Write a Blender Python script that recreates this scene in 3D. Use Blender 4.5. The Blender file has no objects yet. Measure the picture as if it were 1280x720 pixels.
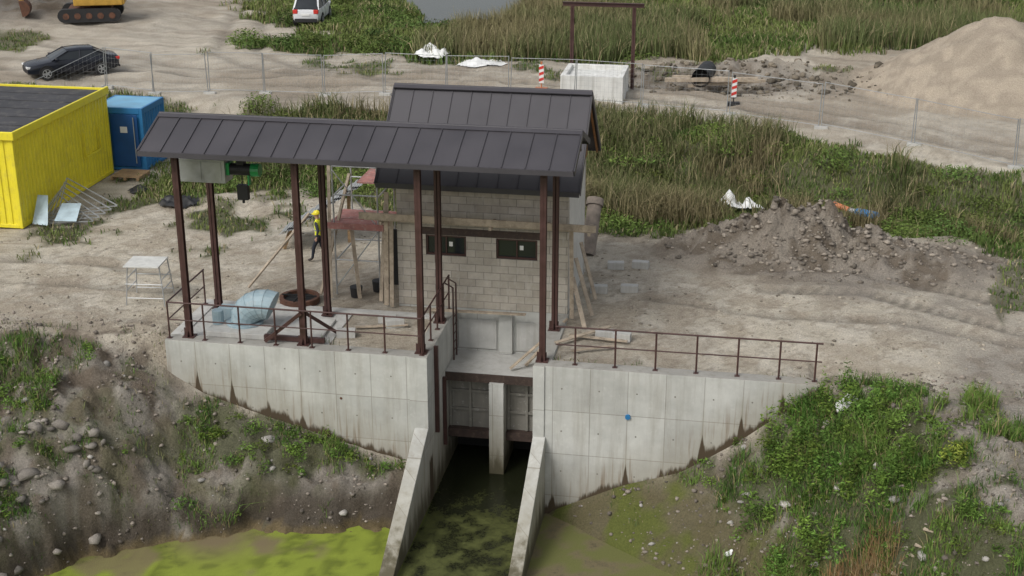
import bpy,bmesh,math,random,time
import numpy as np
from mathutils import Vector,Matrix
random.seed(3); rng=np.random.default_rng(5)
scene=bpy.context.scene
R=math.radians
T0=time.time()
def link(o): scene.collection.objects.link(o); return o
def empty(name,loc=(0,0,0),rz=0):
    e=bpy.data.objects.new(name,None); e.location=loc; e.rotation_euler=(0,0,rz); return link(e)
# ------------------------------------------------------------ numpy noise
_perm=np.random.default_rng(11).random((257,257))
def vnoise(x,y):
    xi=np.floor(x).astype(int);yi=np.floor(y).astype(int);fx=x-xi;fy=y-yi
    fx=fx*fx*(3-2*fx);fy=fy*fy*(3-2*fy);x0=xi%256;x1=(xi+1)%256;y0=yi%256;y1=(yi+1)%256
    a=_perm[x0,y0];b=_perm[x1,y0];c=_perm[x0,y1];d=_perm[x1,y1]
    return (a*(1-fx)+b*fx)*(1-fy)+(c*(1-fx)+d*fx)*fy
def fbm(x,y,s=1.0,o=4,seed=0):
    x=np.asarray(x,float)*s+seed*17.3;y=np.asarray(y,float)*s+seed*7.9;t=0;a=.5;n=0
    for i in range(o):
        t=t+a*vnoise(x,y);n+=a;a*=.5;x,y=x*1.62-y*1.21+5.1,x*1.21+y*1.62+1.7
    return t/n
def sst(a,b,x):
    t=np.clip((x-a)/(b-a),0,1);return t*t*(3-2*t)
def inpoly(X,Y,P):
    ins=np.zeros(np.shape(X),bool);n=len(P)
    for i in range(n):
        x1,y1=P[i];x2,y2=P[(i+1)%n]
        if y1==y2: continue
        c=((y1>Y)!=(y2>Y))&(X<(x2-x1)*(Y-y1)/(y2-y1)+x1);ins^=c
    return ins
def pmask(X,Y,P,amp=1.0,seed=0,s=.5,k4=4):
    m=0;dx0=(fbm(X,Y,s,3,seed)-.5)*2*amp*2;dy0=(fbm(X,Y,s,3,seed+9)-.5)*2*amp*2
    for k in range(k4):
        a=2*math.pi*k/k4
        m=m+inpoly(X+dx0+.25*amp*math.cos(a),Y+dy0+.25*amp*math.sin(a),P)
    return m/float(k4)
def pdist(X,Y,L):
    d=np.full(np.shape(X),1e9)
    for (x1,y1),(x2,y2) in zip(L[:-1],L[1:]):
        vx,vy=x2-x1,y2-y1;t=np.clip(((X-x1)*vx+(Y-y1)*vy)/(vx*vx+vy*vy),0,1)
        d=np.minimum(d,np.hypot(X-x1-t*vx,Y-y1-t*vy))
    return d
# ------------------------------------------------------------ materials
def newmat(name):
    m=bpy.data.materials.new(name);m.use_nodes=True;nt=m.node_tree;nt.nodes.clear()
    out=nt.nodes.new('ShaderNodeOutputMaterial');b=nt.nodes.new('ShaderNodeBsdfPrincipled')
    nt.links.new(b.outputs[0],out.inputs[0]);return m,nt,b
def N(nt,t,**k):
    n=nt.nodes.new(t)
    for a,v in k.items(): setattr(n,a,v)
    return n
def noise(nt,vec,scale,detail=4,rough=.6):
    n=N(nt,'ShaderNodeTexNoise');n.inputs['Scale'].default_value=scale;n.inputs['Detail'].default_value=detail;n.inputs['Roughness'].default_value=rough
    nt.links.new(vec,n.inputs['Vector']);return n.outputs['Fac']
def mapr(nt,v,a,b,c,d,smooth=False):
    n=N(nt,'ShaderNodeMapRange');n.inputs[1].default_value=a;n.inputs[2].default_value=b;n.inputs[3].default_value=c;n.inputs[4].default_value=d
    if smooth:n.interpolation_type='SMOOTHSTEP'
    nt.links.new(v,n.inputs[0]);return n.outputs[0]
def mixc(nt,f,a,b,mode='MIX'):
    n=N(nt,'ShaderNodeMix',data_type='RGBA',blend_type=mode)
    for s,v in ((n.inputs[0],f),(n.inputs[6],a),(n.inputs[7],b)):
        if hasattr(v,'links') : nt.links.new(v,s)
        elif isinstance(v,(int,float)): s.default_value=v
        else: s.default_value=(*v[:3],1)
    return n.outputs[2]
def math_(nt,op,a,b=None):
    n=N(nt,'ShaderNodeMath',operation=op)
    for i,v in enumerate((a,b)):
        if v is None: continue
        if hasattr(v,'links'): nt.links.new(v,n.inputs[i])
        else: n.inputs[i].default_value=v
    return n.outputs[0]
def grey(nt,f):
    cc=N(nt,'ShaderNodeCombineColor')
    for i in range(3): nt.links.new(f,cc.inputs[i])
    return cc.outputs[0]
def bump(nt,b,h,st,dist=.02,prev=None):
    n=N(nt,'ShaderNodeBump');n.inputs['Strength'].default_value=st;n.inputs['Distance'].default_value=dist
    nt.links.new(h,n.inputs['Height'])
    if prev: nt.links.new(prev,n.inputs['Normal'])
    nt.links.new(n.outputs[0],b.inputs['Normal']);return n.outputs[0]
def objc(nt): return N(nt,'ShaderNodeTexCoord').outputs['Object']
def mapping(nt,v,sc):
    n=N(nt,'ShaderNodeMapping');n.inputs['Scale'].default_value=sc;nt.links.new(v,n.inputs[0]);return n.outputs[0]
def mat(name,col,rough=.7,metal=0,ns=3,na=.2,bs=40,bst=.2,dirt=None,stretch=(1,1,1)):
    m,nt,b=newmat(name);v=objc(nt)
    v2=mapping(nt,v,stretch)
    f=mapr(nt,noise(nt,v2,ns,5),.3,.7,0,1)
    c=mixc(nt,f,tuple(x*(1-na) for x in col),tuple(min(1,x*(1+na)) for x in col))
    if dirt:
        f2=mapr(nt,noise(nt,v,ns*2.3,6,.7),.5,.72,0,1)
        c=mixc(nt,f2,c,dirt)
    nt.links.new(c,b.inputs['Base Color']);b.inputs['Metallic'].default_value=metal
    nt.links.new(mapr(nt,f,0,1,max(.03,rough-.12),min(1,rough+.12)),b.inputs['Roughness'])
    if bst: bump(nt,b,noise(nt,v2,bs,3),bst,.01)
    return m
def concrete(name,panel=True,base=(.50,.50,.475),foot=False):
    m,nt,b=newmat(name);v=objc(nt)
    sep=N(nt,'ShaderNodeSeparateXYZ');nt.links.new(v,sep.inputs[0])
    u=math_(nt,'ADD',sep.outputs[0],sep.outputs[1])
    comb=N(nt,'ShaderNodeCombineXYZ');nt.links.new(u,comb.inputs[0]);nt.links.new(sep.outputs[2],comb.inputs[1])
    f=mapr(nt,noise(nt,v,1.3,7,.65),.3,.7,0,1)
    c=mixc(nt,f,tuple(x*.82 for x in base),tuple(x*1.1 for x in base))
    st=mapr(nt,noise(nt,mapping(nt,v,(2.6,2.6,.2)),1.5,6,.7),.48,.74,0,.6)
    c=mixc(nt,st,c,(.29,.27,.23))
    bl=mapr(nt,noise(nt,v,6,6,.7),.58,.75,0,.45)
    c=mixc(nt,bl,c,(.63,.63,.61))
    if panel:
        br=N(nt,'ShaderNodeTexBrick');br.offset=0;br.inputs['Scale'].default_value=1;br.inputs['Brick Width'].default_value=1.04;br.inputs['Row Height'].default_value=1.33
        br.inputs['Mortar Size'].default_value=.014;br.inputs['Mortar Smooth'].default_value=.5
        br.inputs['Color1'].default_value=(.88,.88,.87,1);br.inputs['Color2'].default_value=(1.04,1.04,1.03,1);br.inputs['Mortar'].default_value=(.62,.6,.57,1)
        nt.links.new(comb.outputs[0],br.inputs[0])
        c=mixc(nt,1.0,c,br.outputs['Color'],'MULTIPLY')
        n1=noise(nt,mapping(nt,v,(2.6,2.6,.5)),1.4,5,.6)
        if foot:
            fl=mapr(nt,sep.outputs[0],-9.9,-3.4,-1.6,-3.4)
            fa=math_(nt,'ADD',math_(nt,'MULTIPLY',math_(nt,'SUBTRACT',sep.outputs[0],.4),.414),-4.4)
            fb=math_(nt,'ADD',math_(nt,'MULTIPLY',math_(nt,'SUBTRACT',sep.outputs[0],3.9),.76),-2.95)
            fr=math_(nt,'MAXIMUM',fa,fb)
            isr=math_(nt,'GREATER_THAN',sep.outputs[0],-1.7)
            ft=math_(nt,'ADD',math_(nt,'MULTIPLY',fl,math_(nt,'SUBTRACT',1.0,isr)),math_(nt,'MULTIPLY',fr,isr))
            rel=math_(nt,'SUBTRACT',sep.outputs[2],ft)
            fr_=math_(nt,'FRACT',math_(nt,'ADD',math_(nt,'DIVIDE',u,1.04),.5))
            dj=math_(nt,'ABSOLUTE',math_(nt,'SUBTRACT',fr_,.5))
            tri=math_(nt,'MAXIMUM',math_(nt,'SUBTRACT',1.0,math_(nt,'DIVIDE',dj,.10)),0.0)
            gate=mapr(nt,noise(nt,mapping(nt,v,(1,1,.02)),1.3,2),.42,.56,0,1)
            rel=math_(nt,'SUBTRACT',rel,math_(nt,'MULTIPLY',math_(nt,'MULTIPLY',tri,.62),gate))
            rel=math_(nt,'SUBTRACT',rel,math_(nt,'MULTIPLY',math_(nt,'SUBTRACT',n1,.48),.9))
            damp=mapr(nt,rel,.0,1.3,.6,0);c=mixc(nt,damp,c,(.27,.24,.18))
            rs_=math_(nt,'MULTIPLY',mapr(nt,noise(nt,mapping(nt,v,(9,9,.5)),1.0,3,.6),.56,.68,0,.7),mapr(nt,rel,.1,1.4,1,0))
            c=mixc(nt,rs_,c,(.17,.11,.06))
            wet=mapr(nt,rel,-.02,.16,1,0,True);c=mixc(nt,wet,c,(.065,.045,.025))
        else:
            zz=math_(nt,'ADD',sep.outputs[2],math_(nt,'MULTIPLY',n1,-1.9))
            wet2=mapr(nt,zz,-5.1,-2.9,.75,0);c=mixc(nt,wet2,c,(.21,.185,.12))
            wet=mapr(nt,zz,-5.4,-4.6,.9,0,True);c=mixc(nt,wet,c,(.07,.06,.03))
    nt.links.new(c,b.inputs['Base Color']);b.inputs['Roughness'].default_value=.85
    bump(nt,b,noise(nt,v,25,4),.25,.01);return m
def blocks(name):
    m,nt,b=newmat(name);v=objc(nt)
    sep=N(nt,'ShaderNodeSeparateXYZ');nt.links.new(v,sep.inputs[0])
    u=math_(nt,'ADD',sep.outputs[0],sep.outputs[1])
    comb=N(nt,'ShaderNodeCombineXYZ');nt.links.new(u,comb.inputs[0]);nt.links.new(sep.outputs[2],comb.inputs[1])
    br=N(nt,'ShaderNodeTexBrick');br.offset=.5;br.inputs['Scale'].default_value=1;br.inputs['Brick Width'].default_value=.5;br.inputs['Row Height'].default_value=.235
    br.inputs['Mortar Size'].default_value=.013;br.inputs['Mortar Smooth'].default_value=.25
    br.inputs['Color1'].default_value=(.39,.35,.29,1);br.inputs['Color2'].default_value=(.50,.46,.395,1);br.inputs['Mortar'].default_value=(.27,.25,.22,1)
    nt.links.new(comb.outputs[0],br.inputs[0])
    f=mapr(nt,noise(nt,v,2.5,6,.7),.3,.7,.8,1.15)
    c=mixc(nt,1.0,br.outputs['Color'],grey(nt,f),'MULTIPLY')
    c=mixc(nt,mapr(nt,noise(nt,mapping(nt,v,(1.5,1.5,.5)),3,5,.7),.55,.7,0,.5),c,(.55,.52,.47))
    nt.links.new(c,b.inputs['Base Color']);b.inputs['Roughness'].default_value=.95
    n1=bump(nt,b,br.outputs['Fac'],-.6,.02);bump(nt,b,noise(nt,v,60,3),.35,.01,n1);return m
def attrmat(name,rough=.9,fine=18,finea=.25,bst=.5,attr='Col',det=5,bd=.12):
    m,nt,b=newmat(name)
    a=N(nt,'ShaderNodeAttribute');a.attribute_name=attr;c=a.outputs['Color']
    if fine:
        v=objc(nt);f=mapr(nt,noise(nt,v,fine,det,.7),.3,.7,1-finea,1+finea)
        c=mixc(nt,1.0,c,grey(nt,f),'MULTIPLY')
    nt.links.new(c,b.inputs['Base Color']);b.inputs['Roughness'].default_value=rough
    b.inputs['Specular IOR Level'].default_value=.2
    if bst: bump(nt,b,noise(nt,v,6,6,.8),bst,bd)
    return m
M_conc=concrete('cast_concrete');M_wing=concrete('wing_wall_concrete',foot=True);M_conc2=concrete('plain_concrete',False,(.48,.475,.45))
M_concd=concrete('dark_concrete',False,(.2,.19,.165))  # darker grey concrete for gate panels, ribs and tie holes
M_block=blocks('masonry_blocks')
M_steel=mat('brown_steel',(.062,.028,.024),.5,0,4,.25,60,.08)
M_dkbrown=mat('dark_edge_steel',(.05,.032,.026),.7,0,4,.3,40,.2,(.1,.07,.05))
M_roof=mat('dark_sheet_roof',(.056,.052,.058),.5,.0,.7,.13,30,.02)
M_wood=mat('timber',(.36,.24,.13),.8,0,3,.3,50,.3,(.2,.15,.1),(1,1,6))
M_woodg=mat('weathered_timber',(.40,.33,.25),.85,0,3,.3,50,.3,(.22,.18,.13))
M_gable=mat('stained_boards',(.30,.145,.055),.7,0,6,.3,40,.2)
M_black=mat('black_rubber',(.015,.015,.016),.6,0,5,.2,50,.1)
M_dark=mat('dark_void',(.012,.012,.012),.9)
M_glass=mat('dark_glass',(.02,.024,.028),.1,0,2,.1,5,0)
M_yellow=mat('yellow_paint',(.76,.65,.03),.45,0,1.5,.07,30,.03,(.62,.52,.05))
M_blue=mat('blue_paint',(.025,.17,.38),.45,0,1.5,.12,30,.03)
M_blued=mat('dark_blue_paint',(.01,.07,.22),.45,0,1.5,.12,30,.03)
M_blueL=mat('light_blue_roof',(.17,.38,.55),.5,0,1.5,.15,30,.03)
M_bitum=mat('bitumen_roof',(.045,.045,.05),.85,0,1,.3,20,.2,(.1,.095,.09))
M_galv=mat('galvanised_steel',(.42,.43,.43),.42,.5,4,.15,30,.05)
M_pump=mat('bluegrey_paint',(.27,.36,.40),.5,0,2,.15,30,.05,(.36,.42,.44))
M_white=mat('white_plastic',(.72,.72,.70),.55,0,3,.1,20,.1)
M_eps=mat('pale_render',(.55,.54,.5),.85,0,3,.12,30,.2)
M_pink=mat('red_brown_ply',(.34,.15,.13),.75,0,3,.3,30,.2,(.42,.30,.27))
M_green=mat('green_enamel',(.02,.3,.08),.4)
M_rust=mat('rusty_steel',(.11,.05,.03),.85,0,5,.4,30,.3)
M_red=mat('red_paint',(.55,.03,.02),.5)
M_orange=mat('orange_plastic',(.5,.17,.07),.5)
M_vest=mat('hivis_fabric',(.68,.72,.03),.8,0,12,.12,40,.2)
M_trous=mat('navy_fabric',(.02,.024,.035),.85);M_sleeve=mat('dark_fabric',(.035,.04,.05),.85)
M_skin=mat('skin',(.5,.3,.22),.55);M_boot=mat('boot_leather',(.03,.022,.018),.6)
# ------------------------------------------------------------ mesh builder
class MB:
    def __init__(s): s.v=[];s.f=[]
    def add(s,vs,fs):
        n=len(s.v);s.v+=[tuple(v) for v in vs];s.f+=[tuple(i+n for i in f) for f in fs];return s
    def box(s,x0,x1,y0,y1,z0,z1):
        return s.add([(x0,y0,z0),(x1,y0,z0),(x1,y1,z0),(x0,y1,z0),(x0,y0,z1),(x1,y0,z1),(x1,y1,z1),(x0,y1,z1)],
          [(0,3,2,1),(4,5,6,7),(0,1,5,4),(1,2,6,5),(2,3,7,6),(3,0,4,7)])
    def beam(s,a,b,w,h=None,up=(0,0,1)):
        h=h or w;a=Vector(a);b=Vector(b);d=(b-a).normalized();up=Vector(up)
        if abs(d.dot(up))>.99: up=Vector((0,1,0))
        r=d.cross(up).normalized();u=r.cross(d)
        vs=[p+r*i*w/2+u*j*h/2 for p in(a,b) for i,j in((-1,-1),(1,-1),(1,1),(-1,1))]
        return s.add(vs,[(0,1,2,3),(7,6,5,4),(0,4,5,1),(1,5,6,2),(2,6,7,3),(3,7,4,0)])
    def cyl(s,a,b,r,n=12,r2=None,cap=True):
        r2=r if r2 is None else r2;a=Vector(a);b=Vector(b);d=(b-a).normalized();up=Vector((0,0,1)) if abs(d.z)<.95 else Vector((1,0,0))
        x=d.cross(up).normalized();y=d.cross(x)
        vs=[p+(x*math.cos(t)+y*math.sin(t))*q for p,q in((a,r),(b,r2)) for t in [2*math.pi*i/n for i in range(n)]]
        fs=[(i,(i+1)%n,n+(i+1)%n,n+i) for i in range(n)]
        if cap: fs+=[tuple(range(n))[::-1],tuple(range(n,2*n))]
        return s.add(vs,fs)
    def hbeam(s,a,b,w,h,t=.02):
        a=Vector(a);b=Vector(b)
        s.beam(a,b,t,h);d=Vector((0,0,1))
        if abs((b-a).normalized().z)>.9:
            for k in(-1,1): s.beam(a+Vector((0,k*(h/2-t/2),0)),b+Vector((0,k*(h/2-t/2),0)),w,t)
        else:
            for k in(-1,1): s.beam(a+d*k*(h/2-t/2),b+d*k*(h/2-t/2),w,t)
        return s
    def rings(s,rs,close=True,cap=True):
        n=len(rs[0]);base=len(s.v)
        for r in rs: s.v+=[tuple(p) for p in r]
        for k in range(len(rs)-1):
            for i in range(n if close else n-1):
                s.f.append((base+k*n+i,base+k*n+(i+1)%n,base+(k+1)*n+(i+1)%n,base+(k+1)*n+i))
        if cap: s.f.append(tuple(base+i for i in range(n))[::-1]);s.f.append(tuple(base+(len(rs)-1)*n+i for i in range(n)))
        return s
    def obj(s,name,m,parent=None,smooth=False,bev=0,fix=True):
        me=bpy.data.meshes.new(name);me.from_pydata(s.v,[],s.f);me.update()
        if fix:
            bm=bmesh.new();bm.from_mesh(me);bmesh.ops.recalc_face_normals(bm,faces=bm.faces);bm.to_mesh(me);bm.free()
        me.materials.append(m)
        if smooth:
            for p in me.polygons:p.use_smooth=True
            me.set_sharp_from_angle(angle=R(40))
        o=bpy.data.objects.new(name,me);link(o)
        if bev:
            md=o.modifiers.new('b','BEVEL');md.width=bev;md.segments=2;md.limit_method='ANGLE'
        if parent:o.parent=parent
        return o
def npmesh(name,V,T,col,m,parent=None,smooth=False):
    me=bpy.data.meshes.new(name);k=T.shape[1]
    me.vertices.add(len(V));me.vertices.foreach_set('co',V.astype(np.float32).ravel())
    me.loops.add(T.size);me.loops.foreach_set('vertex_index',T.astype(np.int32).ravel())
    me.polygons.add(len(T));me.polygons.foreach_set('loop_start',np.arange(0,T.size,k,dtype=np.int32))
    me.polygons.foreach_set('loop_total',np.full(len(T),k,dtype=np.int32))
    if smooth: me.polygons.foreach_set('use_smooth',np.ones(len(T),bool))
    me.update(calc_edges=True)
    if col is not None:
        a=me.color_attributes.new('Col','FLOAT_COLOR','POINT');c=np.ones((len(V),4),np.float32);c[:,:col.shape[1]]=col;a.data.foreach_set('color',c.ravel())
    me.materials.append(m);o=bpy.data.objects.new(name,me);link(o)
    if parent:o.parent=parent
    return o
# ------------------------------------------------------------ terrain
WZ=-4.6
TRK=[[(5.5,8.4),(8.5,9.0),(10.5,8.4),(15,6),(22,1)],[(6,6.9),(9,7.3),(14,4.2),(20,.4)],[(2.5,5.5),(6,4.8),(10,4.9),(16,2.6)],[(-22,5.2),(-16,5.6),(-12,5.0)],[(-22,3.3),(-16,3.6),(-12.5,3.6)]]
RUT=[[(-60,33),(-40,33.5),(-26,32.8),(-12,34),(0,33.6),(8.5,30.3),(17,24.5),(40,12)],
     [(-60,35),(-40,35.5),(-26,34.8),(-12,35.8),(0,35.4),(9.3,32.2),(18,26.3),(40,14)],
     [(-12,34.6),(-20,36.2),(-25,40),(-28.5,52),(-32,75)],[(-12,37),(-19,38),(-23,41.5),(-26.5,52.5),(-30,75)],[(-16,39),(-24,37),(-34,40),(-44,46)]]
POND=[(-15.8,54.5),(-10.4,54.2),(-10,66),(-9,120),(-50,120),(-22,66)]
PCLR=[(-15.6,49.5),(-11,49.5),(-10.4,54.2),(-10,66),(-9,120),(-50,120),(-22,66),(-16.2,54.5)]
def hfun(X,Y):
    X=np.asarray(X,float);Y=np.asarray(Y,float)
    n1=fbm(X,Y,.35,3,1)-.5;n2=fbm(X,Y,1.6,3,2)-.5;n3=fbm(X,Y,4.5,3,3)-.5
    calm=sst(1.5,4,np.hypot(np.maximum(np.abs(X+5.2)-6,0),np.maximum(np.abs(Y-4)-4,0)))
    z=-.07+(n1*.14+n2*.08+n3*.05)*(.25+.75*calm)
    z=z+n1*.35*sst(24,34,Y)+n2*.12*sst(24,34,Y)
    wob=(fbm(X,Y,.4,2,6)-.5)*.7
    for t in TRK:
        d=np.abs(pdist(X,Y,t)+wob*.6);z=z-.07*np.exp(-(d/.24)**2)+.04*np.exp(-((d-.46)/.16)**2)
    for t in RUT:
        d=pdist(X,Y,t);z=z-.10*np.exp(-(d/.35)**2)+.05*np.exp(-((d-.7)/.3)**2)
    yc=np.interp(X,[-60,-20,-10,0,10,20,40],[26,25,21,20.5,19,16,9])
    z=z-1.4*sst(5.5,1.5,np.abs(Y-yc)+n1*2)*sst(-60,-20,X)
    def g(cx,cy,rx,ry,h,rot=0,p=1.4):
        c,s=math.cos(rot),math.sin(rot);u=((X-cx)*c+(Y-cy)*s)/rx;v=(-(X-cx)*s+(Y-cy)*c)/ry
        return h*np.exp(-(u*u+v*v)**(p/2.)*1.6)
    m=g(6.7,11.1,2.5,1.9,1.25,.05,1.8)+g(9.4,10.8,3.2,1.4,.7,-.05,1.8)+g(4.1,10.4,1.9,1.2,.45)+g(12,9.6,2.2,1,.35)
    z=z+m*(1+(n2*1.0+n3*.9))
    z=z+g(-46,52,9,5,3.4)*(1+n2*.6)+g(-13.8,12.6,3.,1.4,.35)*(1+n2)
    z=z+g(5,40.5,6,1.5,.8,.2)*(1+n2)-g(2.5,37.5,3.5,1.5,1.1)
    z=z-.9*inpoly(X,Y,POND)
    u=X-17.3;v=Y-38.6;u2=np.where(u>0,u*.95,u)
    d=np.hypot(u2,v*1.05)*(1+.25*n1)
    pile=np.maximum(0,3.9*(1-d/7.0));pile=np.where(d<1.0,3.9*(1-1.0/7)+.3*(1-d**2),pile)
    z=z+pile*(1+n2*.16)
    foot=np.interp(X,[-14,-12.6,-11.6,-10.9,-9.9,-6.4,-3.4],[0,-.12,-.5,-1.0,-1.6,-2.7,-3.4])
    s=np.interp(X,[-20,-13,-11,-6,-3],[.38,.5,.62,.62,.25])
    zl=foot+s*(Y+.35)+(n1*1.0+n2*.8+n3*.48)*sst(.2,1.2,-.35-Y+.4)
    zl=np.where(X<-11.5,np.minimum(zl,0.1),zl)
    Ys=np.interp(X,[-30,-13.9,-13.2,-11.8,-9.8,-8.3,-6,-4,-3.2],[-22,-9,-6.4,-4.5,-3.0,-2.3,-1.9,-1.3,-1.1])+n2*1.1+n1*.9+n3*.4
    t=sst(-.1,.75,Ys-Y)
    under=-4.66-.12*np.clip(Ys-Y-.7,0,4)+n2*.14+n1*.12
    zl=np.maximum(zl,-4.75)
    zl=zl*(1-t)+np.minimum(zl,under)*t
    d_=np.maximum(-.35-Y,0)
    Xp=X-.75*d_;Xp=Xp-.62*d_*(1-sst(3.2,6.5,Xp))+n1*1.1*sst(-.3,-1.5,Y)
    zr=np.interp(Xp,[-.2,.4,2.3,3.9,5.5,6.8,8,9.5],[-4.95,-4.45,-3.5,-2.95,-1.9,-.8,-.25,-.05])
    zr=zr+(n1*.6+n2*.45+n3*.32)*sst(0,1,-Y-.35)*sst(0,2,Xp)+g(6.0,-1.3,1.2,.8,.55)
    zr=np.maximum(zr,-5.1)
    zf=np.where(X<-1.7,zl,zr)
    fr=Y<-.15;z0=z
    z=np.where(fr,zf,z)
    w=np.where(X<-10.9,sst(1.6,-.35,Y),np.where(X>7.35,sst(3.,-.35,Y),0))
    z=np.where((~fr)&(X<-10.9),z0*(1-w)+np.minimum(zl,z0)*w,z)
    z=np.where((~fr)&(X>7.35),np.minimum(z0,z0*(1-w)+zr*w+.02),z)
    can=(X>-3.4)&(X<0.0)&(Y<3.75)&(Y>-6.5)
    return np.where(can,-5.3,z)
P_top=[(-30.6,59),(-27,52),(-19.5,46.5),(-24.5,44),(-25,41),(-18,42.8),(-7.7,40.2),(-1,42.5),(8,45.5),(22,53),(60,70),(90,240),(-90,240),(-40,80)]
P_lt=[(-42,36.5),(-36,40),(-38,44),(-50,48),(-70,40),(-70,36)]
P_dit=[(-60,31),(-26.4,30.3),(-21.7,29),(-11.5,27.6),(-2,29),(4,28.2),(10,25),(16.3,21.6),(30,13),(70,1),(70,-6),(22,7.5),(14.5,11.3),(12.2,13.3),(8.7,14.2),(5.5,13.7),(2.5,12.2),(.2,11.2),(-5,11.5),(-9,13.5),(-12.8,14),(-17,13.5),(-18.4,21),(-20,22),(-60,20)]
P_lp=[(-19.5,6.0),(-13.5,7.2),(-10.5,11),(-12,14.5),(-19,14.2)]
P_br=[(5.9,-.4),(8.9,.6),(10.2,-1.2),(11.2,-4),(11.5,-9),(5.6,-9),(6.0,-4.6),(6.6,-2.8),(6.4,-1.9)]
P_fl=[(-10.3,-.3),(-5.2,-.3),(-3.8,-.9),(-6.5,-1.6),(-9.6,-1.6)]
P_ll=[(-18,-1.6),(-12.6,-1.6),(-9.5,-2.4),(-11.5,-5),(-13,-8),(-18,-8)]
PILE=lambda X,Y:sst(7.6,7.0,np.hypot(X-17.3,Y-38.6))
def gmask(X,Y):
    g=pmask(X,Y,P_top,1.2,3)
    g=np.maximum(g,pmask(X,Y,P_lt,.8,4)*.8)
    g=np.maximum(g,pmask(X,Y,P_dit,1.1,5))
    g=np.maximum(g,pmask(X,Y,P_lp,1.2,6)*sst(.42,.55,fbm(X,Y,.6,3,12)))
    g=np.maximum(g,pmask(X,Y,P_br,.7,7,.9)*sst(.26,.4,fbm(X,Y,.9,3,19)))
    g=np.maximum(g,pmask(X,Y,P_fl,.5,8,1.3)*.85)
    g=np.maximum(g,pmask(X,Y,P_ll,.8,8)*.7*sst(.48,.6,fbm(X,Y,1.0,3,13)))
    g=np.maximum(g,.75*(Y<0)*(X>3.2)*sst(.49,.6,fbm(X,Y,1.1,3,14)))
    g=np.maximum(g,.6*(Y<-.5)*(X<-5)*sst(.51,.62,fbm(X,Y,1.3,3,17)))
    g=np.maximum(g,.8*sst(.6,.68,fbm(X,Y,.5,3,15))*(Y>36)*(Y<46)*(X>-20))
    g=np.maximum(g,.7*sst(.6,.68,fbm(X,Y,.5,3,16))*(X>13)*(Y<11)*(Y>0))
    g=g*(1-np.clip(sst(3,2,pdist(X,Y,[(8,46.5),(20,49),(35,55),(60,66)]))*1.0,0,1))*(1-PILE(X,Y))
    return g
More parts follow.
